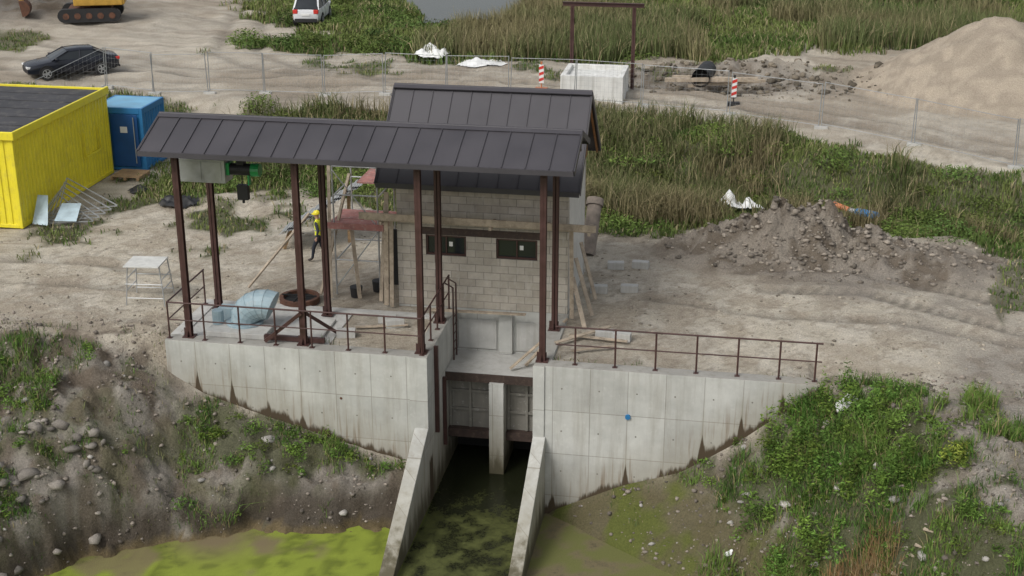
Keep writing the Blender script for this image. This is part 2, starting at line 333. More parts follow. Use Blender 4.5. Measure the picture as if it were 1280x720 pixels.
def ground_col(X,Y,Z):
    a=fbm(X,Y,.45,5,21);b=fbm(X,Y,2.2,5,22);c=fbm(X,Y,7.,3,23);e=fbm(X,Y,1.1,5,24)
    A_=lambda *q:np.array(q)
    sand=A_(.55,.495,.40);grey_=A_(.29,.262,.225);dark=A_(.075,.060,.045);gg=A_(.085,.092,.04);mud=A_(.17,.13,.07);road=A_(.43,.385,.32)
    L=lambda P,Q,t:P*(1-np.asarray(t)[...,None])+np.broadcast_to(Q,P.shape)*np.asarray(t)[...,None]
    col=np.broadcast_to(sand,X.shape+(3,)).copy()
    col=L(col,A_(.40,.355,.29),sst(.42,.64,a)*.75)
    col=L(col,A_(.62,.57,.48),sst(.5,.64,b)*.65)
    col=L(col,A_(.37,.31,.235),sst(.50,.64,e)*.6)
    col=L(col,A_(.24,.2,.155),sst(.56,.68,c)*.5)
    far=sst(22,30,Y);col=L(col,col*.45+road*.55,far)
    col=L(col,A_(.30,.25,.19),far*sst(.5,.64,fbm(X,Y,.25,5,28))*.65)
    wob=(fbm(X,Y,.4,2,6)-.5)*.7
    for t in RUT+TRK:
        d=pdist(X,Y,t)
        if t in TRK: d=np.abs(d+wob*.6)
        col=L(col,col*(.66 if t in TRK else .68),np.exp(-(d/.33)**2)*.85)
    d=pdist(X,Y,RUT[0])
    col=L(col,col*1.14,sst(.5,.7,vnoise(d*2.2,X*.05))*(Y>20)*.8);col=L(col,col*.76,sst(.55,.8,vnoise(d*3.1+9,X*.07))*(Y>20)*.8)
    for t in TRK[:2]:
        d=np.abs(pdist(X,Y,t)+wob*.6);col=L(col,col*.55,np.exp(-(d/.3)**4)*(np.sin((X*.9-Y*.45)*16)>0)*(X>6.5)*.8)
    sl=sst(-.15,-.9,Y)
    col=L(col,grey_*.92,sl*np.where(X<0,.97,.8))
    col=L(col,dark*2.1,sst(.44,.58,b)*sl*.8)
    col=L(col,A_(.35,.32,.275),sst(.54,.66,e)*sl*.75)
    col=L(col,A_(.12,.13,.055),sst(.5,.62,fbm(X,Y,.9,4,27))*sl*.45)
    lw=sst(-9.5,-12.0,X)*sst(2.0,-.2,Y+(a-.5)*4)*sst(-5,-.8,Y)
    col=L(col,dark*2.0,lw*sst(.38,.58,b)*.85)
    rt=sst(9.5,12.5,X+(a-.5)*5)*sst(7.5,2.5,Y);col=L(col,grey_*1.15,rt*.8);col=L(col,dark*2.6,rt*sst(.5,.65,b)*.5)
    md=np.exp(-(((X-8.3)/6)**2+((Y-10.3)/2.6)**2)**1.5);col=L(col,L(np.broadcast_to(A_(.25,.218,.18),col.shape),dark*1.8,sst(.40,.6,b)),np.clip(md*1.8,0,1)*.92)
    md=np.exp(-(((X-11.5)/4.5)**2+((Y-8)/2.2)**2)**1.5);col=L(col,grey_*1.0,np.clip(md*1.4,0,1)*.6*sst(.35,.6,e))
    md=np.exp(-(((X+46)/10)**2+((Y-52)/6)**2)**1.5);col=L(col,L(np.broadcast_to(grey_*.6,col.shape),dark*1.6,sst(.4,.6,b)),np.clip(md*1.6,0,1))
    md=np.exp(-(((X-3)/6)**2+((Y-38.6)/2.3)**2)**1.5);col=L(col,L(np.broadcast_to(grey_*.9,col.shape),dark*1.7,sst(.45,.6,b)),np.clip(md*1.4,0,1)*.8)
    col=L(col,A_(.45,.38,.295),sst(7.3,6.6,np.hypot(X-17.3,Y-38.6)))
    col=L(col,col*.8,sst(7.3,6.6,np.hypot(X-17.3,Y-38.6))*sst(.42,.6,b))
    g=gmask(X,Y);col=L(col,gg,g*.9);col=col*(1-g*.4*(b-.3))[...,None]
    mo=sst(-2.7,-3.5,Z+(b-.5)*.8)*(Y<0)*(X>0);col=L(col,A_(.125,.108,.055),mo*.9);col=L(col,A_(.12,.135,.035),mo*sst(.45,.6,e))
    low=sst(-3.3,-4.0,Z+(b-.5)*.8)*(Y<0)*(X<0);col=L(col,dark*.95,low*.9*sst(.25,.5,b+.1))
    mu=sst(-4.40,-4.5,Z)*(Y<0)*(X<0);col=L(col,mud,mu);col=L(col,mud*.65,mu*sst(.45,.6,b))
    return col*(.93+.14*c)[...,None]
def seg(*a): return np.concatenate([np.arange(s,e-1e-6,d) for s,e,d in a])
xs=seg((-400,-80,40),(-80,-48,1.6),(-48,-18,.4),(-18,15,.11),(15,40,.4),(40,80,2),(80,401,40))
ys=seg((-60,-12,3),(-12,-9,.5),(-9,12,.11),(12,22,.25),(22,60,.3),(60,90,2),(90,701,60))
def snap(a,vals):
    for v in vals: a=a[np.abs(a-v)>.05]
    return np.sort(np.concatenate([a,vals]))
xs=snap(xs,[-11.05,-10.8,-3.6,-3.3,-.1,.2,7.3,7.45]);ys=snap(ys,[-.3,0.02,3.65,3.85])
GX,GY=np.meshgrid(xs,ys);GZ=hfun(GX,GY)
nx,ny=len(xs),len(ys)
def quads(shape):
    idx=np.arange(shape[0]*shape[1]).reshape(shape);return np.stack([idx[:-1,:-1],idx[:-1,1:],idx[1:,1:],idx[1:,:-1]],-1).reshape(-1,4)
gc=ground_col(GX,GY,GZ).reshape(-1,3)
M_ground=attrmat('ground_soil',.95,20,.28,.85,det=5,bd=.15)
npmesh('ground',np.stack([GX,GY,GZ],-1).reshape(-1,3),quads((ny,nx)),np.clip(gc,0.01,.8),M_ground,smooth=True)
print('terrain',time.time()-T0)
# ------------------------------------------------------------ water
def waterobj(name,x0,x1,y0,y1,z,d,colf):
    a=np.arange(x0,x1+d/2,d);b=np.arange(y0,y1+d/2,d);X,Y=np.meshgrid(a,b)
    return npmesh(name,np.stack([X,Y,np.full(X.shape,z)],-1).reshape(-1,3),quads(X.shape),colf(X,Y).reshape(-1,4),M_water,smooth=True)
m,nt,b=newmat('pond_water');M_water=m;v=objc(nt)
a=N(nt,'ShaderNodeAttribute');a.attribute_name='Col'
fn=noise(nt,v,9,7,.8);thr=math_(nt,'ADD',a.outputs['Alpha'],math_(nt,'MULTIPLY',math_(nt,'SUBTRACT',fn,.5),1.5))
cov=mapr(nt,thr,.3,.75,0,1)
fv=mapr(nt,noise(nt,v,40,4,.75),.3,.7,.6,1.4)
weed=mixc(nt,1.0,a.outputs['Color'],grey(nt,fv),'MULTIPLY')
nt.links.new(mixc(nt,cov,(.014,.016,.008),weed),b.inputs['Base Color']);nt.links.new(mapr(nt,cov,0,1,.14,.8),b.inputs['Roughness'])
b.inputs['Specular IOR Level'].default_value=.3
bump(nt,b,fn,.2,.02)
def wcol(X,Y):
    a=fbm(X,Y,.6,4,41);b=fbm(X,Y,2.5,4,42);c_=fbm(X,Y,6,3,43);out=np.zeros(X.shape+(4,));S=X.shape+(3,)
    green=np.array([.20,.245,.032]);dull=np.array([.125,.13,.042]);mud=np.array([.17,.135,.075])
    L=lambda A,B,t:A*(1-t[...,None])+np.broadcast_to(B,S)*t[...,None]
    c=L(np.broadcast_to(green,S),green*.62,sst(.42,.62,b));c=L(c,green*1.15,sst(.5,.65,c_)*.6)
    c=L(c,mud,np.clip(.8*sst(.6,.7,a)+1.2*np.exp(-((X+8.7)/1.1)**2-((Y+3.2)/1.0)**2),0,1))
    c=np.where((X>-3.3)[...,None],L(np.broadcast_to(dull,S),np.array([.15,.125,.07]),sst(.4,.6,b)),c)
    can=(X>-3.3)&(X<-.1)
    c=np.where(can[...,None],np.array([.07,.078,.022])*(.6+.8*b[...,None]),c)
    al=np.where(X<-3.3,1.0-.25*sst(.55,.68,b),.9-.2*sst(.5,.65,b))
    al=np.where(can,.02+.7*sst(3.0,-2.6,Y+(a-.5)*3)*(.5+.5*sst(.35,.55,b)),al)
    out[...,:3]=c;out[...,3]=al;return out
waterobj('pond_water',-30,16,-30,3.6,WZ,.15,wcol)
waterobj('background_pond_water',-45,-5,53,120,-.12,2,lambda X,Y:np.broadcast_to(np.array([.1,.1,.05,-1.]),X.shape+(4,)))
# ------------------------------------------------------------ retaining wall & canal
rw=empty('retaining_wall')
MB().box(-10.95,-3.2,-.35,.1,-5.3,0).obj('left_wing',M_wing,rw,bev=.015)
MB().box(-.2,7.5,-.35,.1,-5.3,0).obj('right_wing',M_wing,rw,bev=.015)
MB().box(-3.66,-3.2,.102,3.55,-5.3,.0).box(-3.72,-3.197,-.40,-.352,-5.3,-.005).obj('left_abutment',M_conc,rw,bev=.01)
MB().box(-.2,.26,.102,3.55,-5.3,0).box(-.203,.12,-.39,-.352,-5.3,-.005).obj('right_abutment',M_conc,rw,bev=.01)
MB().box(-10.95,-10.55,.102,2.95,-2.3,0).box(-10.548,-3.662,2.65,2.95,-1,0).obj('platform_edge',M_conc2,rw,bev=.01)
for x0,x1,nm in((-3.6,-3.2,'left_canal_wall'),(-.2,.16,'right_canal_wall')):
    mb=MB();P=[(-.353,-2.15),(-4.9,-4.56),(-6.2,-4.75),(-6.2,-5.5),(-.353,-5.5)]
    mb.add([(x0,y,z) for y,z in P]+[(x1,y,z) for y,z in P],[(0,1,2,3,4),(9,8,7,6,5)]+[(i,(i+1)%5,5+(i+1)%5,5+i) for i in range(5)]).obj(nm,M_conc,rw,bev=.02)
MB().box(-3.198,-.202,1.9,3.6,-1.62,-1.38).obj('deck',M_conc2,rw,bev=.01)
MB().box(-3.195,-.205,1.86,1.897,-1.66,-1.39).obj('deck_edge_beam',M_dkbrown,rw)
MB().box(-1.86,-1.42,1.75,3.5,-5.3,-1.63).box(-1.86,-1.45,3.42,3.598,-1.37,-.08).obj('pier',M_conc,rw,bev=.01)
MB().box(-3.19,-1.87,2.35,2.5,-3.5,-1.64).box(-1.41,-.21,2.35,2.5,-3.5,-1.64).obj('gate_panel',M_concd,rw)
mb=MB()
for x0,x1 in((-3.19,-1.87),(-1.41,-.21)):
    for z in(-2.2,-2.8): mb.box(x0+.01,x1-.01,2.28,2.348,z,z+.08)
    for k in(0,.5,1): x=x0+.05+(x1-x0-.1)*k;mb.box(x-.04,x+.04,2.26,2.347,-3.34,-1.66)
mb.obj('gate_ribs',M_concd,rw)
MB().box(-3.19,-1.87,2.1,2.33,-3.62,-3.36).box(-1.41,-.21,2.1,2.33,-3.62,-3.36).obj('gate_beam',M_dkbrown,rw)
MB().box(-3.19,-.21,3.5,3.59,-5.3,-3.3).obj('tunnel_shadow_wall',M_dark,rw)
MB().beam((-3.14,.5,.0),(-3.14,.5,-2.7),.12,.1).beam((-3.14,1.5,-1.4),(-3.14,1.5,-3.6),.1,.1).obj('guide_rail',M_steel,rw)
MB().cyl((2.45,-.35,-1.35),(2.45,-.40,-1.35),.075,16).obj('blue_pipe_cap',M_blue,rw)
MB().cyl((-5.75,-.34,-1.45),(-5.75,-.356,-1.45),.04,12).obj('tie_hole_rust',M_rust,rw)
mb=MB()
for X0,X1 in((-10.5,-3.9),(.6,7.2)):
    x=X0
    while x<X1:
        for z in(-.65,-1.95,-3.2): mb.cyl((x,-.34,z),(x,-.355,z),.025,8)
        x+=1.04
mb.obj('formwork_tie_holes',M_concd,rw)
MB().box(-10.548,-6.2,.102,2.648,-.4,-.035).obj('platform_slab',M_conc2,rw)
MB().box(-9.9,-8.1,.15,1.1,-.033,.13).box(-8.0,-6.5,.25,1.9,-.033,.05).obj('machine_plinth',M_conc2,rw,bev=.02)
# ------------------------------------------------------------ railings
def railing(name,pts,posts,h=1.1):
    e=empty(name);mb=MB()
    for z in(h,h*.52):
        for a,b_ in zip(pts[:-1],pts[1:]): mb.cyl((a[0],a[1],z),(b_[0],b_[1],z),.026 if z==h else .02,8)
    mb.obj('rails',M_steel,e,smooth=True)
    mb=MB()
    for x,y in posts:
        mb.cyl((x,y,0.002),(x,y,h+.02),.027,8);mb.box(x-.07,x+.07,y-.06,y+.06,.001,.014)
    mb.obj('posts',M_steel,e)
railing('steel_railing',[(.38,-.117),(7.56,-.117)],[(.926+1.105*i,-.117) for i in range(6)]+[(7.4,-.117)])
railing('steel_railing',[(-10.85,2.6),(-10.85,-.2),(-3.38,-.2),(-3.38,3.4)],
  [(-10.85,-.2),(-10.85,1.2),(-10.85,2.55)]+[(-10.85+1.067*i,-.2) for i in range(1,8)]+[(-3.38,y) for y in(.9,1.75,2.6,3.35)])
e=empty('access_ladder');mb=MB()
for y in(2.75,3.15): mb.cyl((-3.12,y,-1.38),(-3.12,y,.95),.025,8).cyl((-3.12,y,.95),(-3.36,y,1.08),.022,8)
for k in range(5): mb.cyl((-3.12,2.75,-1.1+k*.27),(-3.12,3.15,-1.1+k*.27),.014,8)
mb.obj('ladder_frame',M_steel,e)
# ------------------------------------------------------------ canopy
def gable_roof(parent,x0,x1,y0,y1,ze,zr,th,seam,mat_,pre=''):
    yr=(y0+y1)/2;mb=MB()
    for ya in(y0,y1):
        P=[(ya,ze),(yr,zr),(yr,zr-th),(ya,ze-th)]
        mb.add([(x0,y,z) for y,z in P]+[(x1,y,z) for y,z in P],[(0,1,2,3),(7,6,5,4)]+[(i,(i+1)%4,4+(i+1)%4,4+i) for i in range(4)])
    mb.obj(pre+'roof_sheets',mat_,parent)
    mb=MB();n=round((x1-x0)/seam)
    for i in range(n+1):
        x=x0+.02+(x1-x0-.04)*i/n+(random.random()-.5)*.01
        for ya in(y0,y1): mb.beam((x,ya,ze+.012),(x,yr,zr+.012),.02,.04)
    mb.obj(pre+'standing_seams',mat_,parent)
    MB().beam((x0-.02,yr-.09,zr-.012),(x1+.02,yr-.09,zr-.012),.2,.03,up=(0,-.4,1)).beam((x0-.02,yr+.09,zr-.012),(x1+.02,yr+.09,zr-.012),.2,.03,up=(0,.4,1)).cyl((x0-.02,yr,zr+.015),(x1+.02,yr,zr+.015),.045,8).obj(pre+'ridge_cap',mat_,parent)
    mb=MB()
    for ya,k in((y0,-1),(y1,1)): mb.box(x0,x1,min(ya,ya+k*.03)+k*.012,max(ya,ya+k*.03)+k*.012,ze-th-.08,ze-.004)
    for x,k in((x0,-1),(x1,1)):
        for ya in(y0,y1): mb.beam((x+k*.02,ya,ze-th/2-.03),(x+k*.02,yr,zr-th/2-.03),.03,th+.1)
    mb.obj(pre+'fascia',mat_,parent)
cp=empty('steel_canopy');COLX=[-10.32,-6.88,-3.44,0]
mb=MB();mp=MB()
for x in COLX:
    for y in(0,2.34):
        mb.hbeam((x,y,.03),(x,y,5.42),.17,.17,.022)
        mp.box(x-.17,x+.17,y-.16,y+.16,.001,.03)
        for k in(-1,1): mp.add([(x+k*.012,y-.16,.03),(x+k*.012,y+.16,.03),(x+k*.012,y+.06,.28),(x+k*.012,y-.06,.28)],[(0,1,2,3)])
        mp.beam((x-.02,y,.031),(x-.02,y,.26),.28,.02)
mb.obj('columns',M_steel,cp);mp.obj('base_plates',M_steel,cp)
mb=MB()
for y in(0,2.34): mb.hbeam((-10.9,y,5.5),(.7,y,5.5),.14,.16)
mb.hbeam((-10.9,1.17,5.2),(.7,1.17,5.2),.14,.2)
for x in COLX: mb.hbeam((x,-.1,5.35),(x,2.44,5.35),.12,.14);mb.beam((x,-.45,5.52),(x,1.17,6.12),.08,.12);mb.beam((x,2.79,5.52),(x,1.17,6.12),.08,.12)
mb.obj('roof_beams',M_steel,cp)
gable_roof(cp,-11.15,.85,-.5,2.84,5.62,6.27,.06,.62,M_roof)
MB().beam((-6.88,-.1,1.0),(-8.0,-.1,.06),.1,.1).beam((-6.88,.1,.95),(-6.2,.9,.06),.1,.1).beam((-8.1,.12,.1),(-6.3,.12,.1),.12,.14).obj('bracing',M_steel,cp)
e=empty('electric_hoist')
MB().cyl((-9.15,1.17,4.75),(-8.55,1.17,4.75),.17,16).box(-8.95,-8.75,1.05,1.3,4.9,5.1).obj('drum',M_black,e,smooth=True)
MB().cyl((-8.54,1.17,4.75),(-8.3,1.17,4.75),.19,16).box(-9.3,-9.16,1.0,1.34,4.6,4.95).obj('motor',M_green,e)
MB().cyl((-8.85,1.17,4.75),(-8.85,1.17,4.2),.015,6).box(-9.0,-8.68,1.08,1.26,3.86,4.3).cyl((-8.85,1.17,3.95),(-8.85,1.17,3.75),.04,8).obj('hook_block',M_black,e,bev=.01)
MB().box(-8.66,-8.62,1.09,1.25,4.3,4.6).obj('green_label',M_green,e)
e=empty('sheet_metal_cabinet');MB().box(-10.6,-9.25,.9,1.5,4.38,5.06).obj('cabinet_body',M_galv,e,bev=.01)
MB().box(-10.5,-9.95,.885,.898,4.45,5.0).box(-9.9,-9.35,.885,.898,4.45,5.0).obj('cabinet_doors',M_galv,e)
# pump elbow
e=empty('pump_discharge_elbow');mb=MB();C=Vector((-8.9,1.0,.12));rr=.44;rs=[]
def ring(c,d,r,n=20):
    d=d.normalized();x=Vector((0,1,0)).cross(d).normalized() if abs(d.y)<.9 else Vector((1,0,0));y=d.cross(x)
    return [c+(x*math.cos(t)+y*math.sin(t))*r for t in [2*math.pi*i/n for i in range(n)]]
for k in range(7):
    t=math.pi*k/6*.62;c=Vector((C.x+.55-.62*math.cos(t),C.y,C.z+.12+.5*math.sin(t)));rs.append(ring(c,Vector((math.sin(t),0,math.cos(t))),rr))
mb.rings(rs);mb.obj('mitred_elbow',M_pump,e)
MB().cyl((-9.0,1.0,.12),(-9.0,1.0,.2),.55,20).cyl((-9.75,.8,.13),(-9.75,.8,.55),.17,14).box(-9.95,-9.5,1.3,1.7,-.02,.4).obj('flange_and_motor',M_pump,e,bev=.01)
mb=MB()
for k in range(1,6):
    t=math.pi*k/6*.62;c=Vector((C.x+.55-.62*math.cos(t),C.y,C.z+.12+.5*math.sin(t)));d=Vector((math.sin(t),0,math.cos(t)));mb.rings([ring(c-d*.01,d,rr+.012),ring(c+d*.01,d,rr+.012)])
mb.obj('weld_bands',M_pump,e)
e=empty('shaft_ring');mb=MB();n=24;cx,cy=-8.1,3.35
mb.rings([[(cx+r*math.cos(2*math.pi*i/n),cy+r*math.sin(2*math.pi*i/n),z) for i in range(n)] for r,z in((.62,-.05),(.62,.14),(.5,.14),(.5,-.05))],True,False)
mb.obj('rim',M_rust,e)
MB().cyl((-8.1,3.35,.02),(-8.1,3.35,.04),.5,24).beam((-8.1,2.8,.16),(-8.1,3.9,.16),.04).beam((-8.65,3.35,.16),(-7.55,3.35,.16),.04).obj('grate',M_dark,e)
# ------------------------------------------------------------ house
ho=empty('block_house');HX0,HX1,HY0,HY1=-5.0,.2,3.6,7.7
mb=MB();cx=[HX0,-4.12,-2.88,-1.97,-.72,HX1];cz=[0,1.64,2.28,3.98]
for i in range(5):
    for j in range(3):
        if j==1 and i in(1,3): continue
        mb.box(cx[i],cx[i+1],HY0,HY0+.24,cz[j],cz[j+1])
mb.box(HX0,HX0+.24,HY0+.24,HY1,0,3.98).box(HX0+.24,HX1,HY1-.24,HY1,0,3.98)
mb.obj('block_walls',M_block,ho)
MB().box(HX1-.24,HX1,HY0+.242,HY1-.242,0,3.98).obj('side_wall',M_eps,ho)
MB().box(HX0,HX1+.02,HY0-.0,HY0+.3,-1.6,-.004).box(HX0,HX0+.3,HY0+.3,HY1,-.6,-.004).box(HX1-.28,HX1+.02,HY0+.3,HY1,-.6,-.004).obj('foundation',M_conc,ho)
for x0,x1 in((-4.12,-2.88),(-1.97,-.72)):
    MB().box(x0+.01,x1-.01,HY0+.1,HY0+.13,1.65,2.27).obj('window_glass',M_glass,ho)
    xm=(x0+x1)/2;mb=MB()
    for a_,b_ in(((x0+.002,x0+.06),(1.642,2.278)),((x1-.06,x1-.002),(1.642,2.278)),((x0+.061,x1-.061),(1.642,1.7)),((x0+.061,x1-.061),(2.22,2.278)),((xm-.02,xm+.02),(1.701,2.219))):
        mb.box(a_[0],a_[1],HY0+.05,HY0+.12,b_[0],b_[1])
    mb.obj('window_frame',M_steel,ho)
    MB().box(xm+.08,xm+.19,HY0+.092,HY0+.098,1.92,2.06).obj('window_sticker',M_white,ho)
MB().box(-4.3,-.55,HY0-.03,HY0-.003,2.3,2.52).obj('lintel_board',M_dkbrown,ho)
for x in(HX0+.1,HX1-.1):
    P=[(HY0,3.98),(HY1,3.98),((HY0+HY1)/2,5.95)]
    MB().add([(x-.06,y,z) for y,z in P]+[(x+.06,y,z) for y,z in P],[(0,1,2),(5,4,3),(0,1,4,3),(1,2,5,4),(2,0,3,5)]).obj('gable_boards',M_gable,ho)
mb=MB();yr=5.6
for x in(HX0-.38,HX1+.3):
    for ya in(3.05,8.15): mb.beam((x,ya,3.92),(x,yr,6.2),.05,.2)
mb.obj('barge_boards',M_gable,ho)
mb=MB()
for k in range(14):
    y=3.8+k*.28;zt=5.95-abs(y-5.65)*.95
    if zt>4.05: mb.box(HX1+.03,HX1+.05,y-.12,y+.12,3.9,zt)
mb.obj('gable_cladding',M_gable,ho)
gable_roof(ho,-5.45,.58,3.0,8.2,4.02,6.36,.08,.62,M_roof,'house_')
MB().box(-5.35,.5,3.1,3.55,3.82,3.9).obj('soffit_boards',M_gable,ho)
MB().box(-3.15,-1.95,3.56,3.597,-1.3,-.35).box(-1.35,-.25,3.56,3.597,-1.3,-.35).obj('foundation_panels',M_conc2,ho,bev=.02)
# ------------------------------------------------------------ scaffolding
sc=empty('timber_scaffold');mb=MB()
mb.beam((-5.95,2.85,3.02),(1.1,2.85,2.98),.05,.2).beam((-5.9,3.35,2.78),(1.0,3.35,2.74),.18,.05)
for i,y in enumerate((2.95,3.13,3.3)): mb.beam((-5.8+.2*i,y,2.90+.003*i),(.95-.1*i,y,2.88),.17,.04)
for x in(-5.3,-3.6,-2,-.4,.9): mb.beam((x,2.8,2.82),(x,3.58,2.84),.08,.1)
for x,x2 in((-5.15,-5.1),(.38,.32)): mb.beam((x,3.3,0),(x2,3.34,2.84),.12,.05)
mb.beam((-5.35,3.4,0),(-5.25,3.42,3.6),.14,.04)
mb.obj('planks',M_woodg,sc)
mb=MB();mb.beam((-3.9,3.25,0),(-1.0,3.2,.06),.15,.04).beam((.35,3.6,1.2),(.85,2.6,0),.13,.03).beam((.36,4.2,1.6),(.95,3.6,0),.13,.03).beam((.36,5.4,1.7),(.9,5.0,0),.13,.03)
mb.beam((.2,1.2,.06),(1.6,2.6,.1),.14,.03).beam((-1.3,2.2,-1.3),(.3,3.0,.1),.12,.03).beam((-.9,2.6,-1.34),(-.1,3.3,-.5),.12,.03)
mb.beam((.7,.8,.02),(1.9,1.3,.06),.1,.03).beam((.5,1.9,.04),(2.2,1.7,.04),.12,.03).beam((-5.8,1.5,0),(-4.3,1.9,.02),.12,.03)
mb.obj('loose_planks',M_woodg,sc)
sc=empty('tube_scaffold');mb=MB()
for x in(-7.15,-5.75):
    for y in(4.2,6.2): mb.cyl((x,y,-.05),(x,y,4.2),.028,8)
for z in(1.1,2.1,3.2,4.1):
    for y in(4.2,6.2): mb.cyl((-7.15,y,z),(-5.75,y,z),.024,8)
    for x in(-7.15,-5.75): mb.cyl((x,4.2,z-.05),(x,6.2,z-.05),.024,8)
mb.cyl((-7.15,4.18,.2),(-5.75,4.18,2.1),.02,8).cyl((-5.75,4.18,2.2),(-7.15,4.18,4.0),.02,8);mb.obj('tubes',M_galv,sc)
MB().box(-7.4,-5.5,4.0,4.9,2.16,2.21).box(-7.35,-5.55,4.95,5.9,2.16,2.21).box(-6.7,-5.2,5.3,7.4,3.26,3.31).beam((-7.3,3.9,2.3),(-5.5,3.9,2.3),.04,.2).obj('deck_boards',M_pink,sc)
mb=MB();mb.beam((-7.6,3.9,0),(-6.9,5.2,3.6),.1,.05).beam((-7.2,3.7,0),(-7.5,5.0,4.0),.1,.05).beam((-10.0,4.0,.05),(-8.4,5.6,2.1),.1,.05).beam((-6.3,3.8,0),(-6.6,4.2,2.1),.12,.04).beam((-5.6,3.7,0),(-5.5,4.2,3.0),.12,.04)
mb.beam((-6.0,5.0,3.3),(-5.3,4.6,4.4),.1,.05);mb.obj('props',M_woodg,sc)
MB().box(-5.55,-5.12,4.4,4.5,.3,2.1).obj('black_door_leaf',M_black,sc)
MB().cyl((-5.95,4.7,-.05),(-5.95,4.7,.3),.17,14,.2).cyl((-6.5,4.1,-.05),(-6.5,4.1,.28),.17,14,.2).obj('bucket',M_black,sc)
def corr(mb,p0,u,v,w,pitch=.2,depth=.035,nrm=(0,0,1)):
    p0=Vector(p0);u=Vector(u);v=Vector(v);nrm=Vector(nrm);n=max(1,int(u.length/pitch));pts=[]
    ud=u.normalized()
    for i in range(n):
        for f,dp in((0,0),(.4,0),(.5,1),(.9,1)): pts.append(p0+ud*((i+f)*u.length/n)+nrm*depth*dp)
    pts.append(p0+u)
    k=len(pts);mb.add(pts+[q+v for q in pts],[(i,i+1,k+i+1,k+i) for i in range(k-1)]);return mb
e=empty('roofing_sheet_stack')
for k in range(4): corr(MB(),(-10.3+k*.12,7.9-k*.1,.5+k*.05),(2.4,1.1,1.5),(-.3,1.6,-.2),0,.22,.03).obj('sheet',M_galv,e)
MB().beam((-10.2,8.1,-.05),(-10.0,8.3,.6),.1).beam((-8.2,9.2,-.05),(-8.1,9.0,1.8),.1).obj('trestle_legs',M_wood,e)
# ------------------------------------------------------------ containers
def container(name,x0,x1,y0,y1,h,mw,mr,base=0.05,par=.0):
    e=empty(name);o=lambda m_,n_,q,**k:q.obj(n_,m_,e,**k)
    mb=MB();corr(mb,(x0+.1,y0+.06,base+.12),(x1-x0-.2,0,0),(0,0,h-.3),0,.25,.035,(0,-1,0))
    corr(mb,(x1-.06,y0+.1,base+.12),(0,y1-y0-.2,0),(0,0,h-.3),0,.25,.035,(1,0,0))
    corr(mb,(x0+.1,y1-.06,base+.12),(x1-x0-.2,0,0),(0,0,h-.3),0,.25,.035,(0,1,0))
    corr(mb,(x0+.06,y0+.1,base+.12),(0,y1-y0-.2,0),(0,0,h-.3),0,.25,.035,(-1,0,0))
    o(mw,'corrugated_walls',mb,fix=False)
    mb=MB()
    for x in(x0,x1-.14):
        for y in(y0,y1-.14): mb.box(x,x+.14,y,y+.14,base,base+h)
    for z,hh in((base,.14),(base+h-.25,.25)):
        mb.box(x0+.141,x1-.141,y0+.002,y0+.1,z+.002,z+hh-.002).box(x0+.141,x1-.141,y1-.1,y1-.002,z+.002,z+hh-.002)
        mb.box(x0+.002,x0+.1,y0+.141,y1-.141,z+.002,z+hh-.002).box(x1-.1,x1-.002,y0+.141,y1-.141,z+.002,z+hh-.002)
    o(mw,'frame',mb,bev=.015)
    o(mr,'roof',MB().box(x0+.1,x1-.1,y0+.1,y1-.1,base+h-.22,base+h-.08 if par else base+h-.01))
    return e
yc_=container('yellow_site_cabin',-26.5,-20.1,8.6,16.1,3.5,M_yellow,M_bitum,base=-.05,par=1)
MB().box(-26.5,-20.06,8.52,8.598,3.2,3.5).box(-20.098,-20.0,8.52,16.15,3.2,3.5).obj('roof_trim',M_yellow,yc_,bev=.02)
mb=MB()
for k in range(1,6): mb.box(-26.3,-20.3,8.7+k*1.25,8.73+k*1.25,3.372,3.39)
mb.obj('roof_seams',M_bitum,yc_)
MB().box(-20.02,-19.98,13.7,13.78,1.2,2.2).box(-20.02,-19.98,15.0,15.08,1.2,2.2).box(-20.02,-19.98,13.78,15.0,1.2,1.27).obj('shutter_frame',M_yellow,yc_)
bc_=container('blue_container',-21.0,-18.85,16.5,18.7,2.6,M_blue,M_blueL,base=-.05)
MB().box(-20.2,-19.05,16.40,16.43,.15,2.3).obj('door_leaf',M_blued,bc_,bev=.01)
MB().box(-19.8,-19.5,16.385,16.397,1.55,1.8).obj('door_sign',M_white,bc_)
MB().cyl((-19.2,16.36,.3),(-19.2,16.36,2.2),.02,8).obj('lock_bar',M_galv,bc_)
e=empty('pallet_stack');mb=MB()
for k in range(7): mb.box(-19.7,-18.5,14.9+k*.17,15.0+k*.17,.12,.15)
for x in(-19.7,-19.15,-18.6): mb.box(x,x+.1,14.9,16.0,.0,.12)
mb.obj('slats',M_wood,e)
e=empty('stored_fence_panels');mb=MB()
for k in range(5):
    a=(-19.9+k*.12,9.0+k*.25,.02+.05*k)
    mb.beam(a,(-17.9+k*.1,9.6+k*.3,.04+.06*k),.035);mb.beam((-19.8,10.8+k*.2,.6+.1*k),(-17.9+k*.1,9.6+k*.3,.06+.06*k),.035);mb.beam(a,(-19.8,10.8+k*.2,.6+.1*k),.035)
for k in range(12): mb.beam((-19.9+k*.17,9.05+k*.05,.1),(-19.8+k*.16,10.9-k*.1,.7-k*.05),.012)
mb.obj('frames',M_galv,e)
MB().add([(-19.95,9.0,.02),(-19.3,8.9,.02),(-19.6,9.7,.9),(-20.0,9.7,.9)],[(0,1,2,3)]).add([(-19.2,9.2,.1),(-18.4,9.3,.1),(-18.6,10.2,.5),(-19.3,10.1,.5)],[(0,1,2,3)]).obj('pale_board',mat('pale_blue_board',(.4,.5,.55),.6),e)
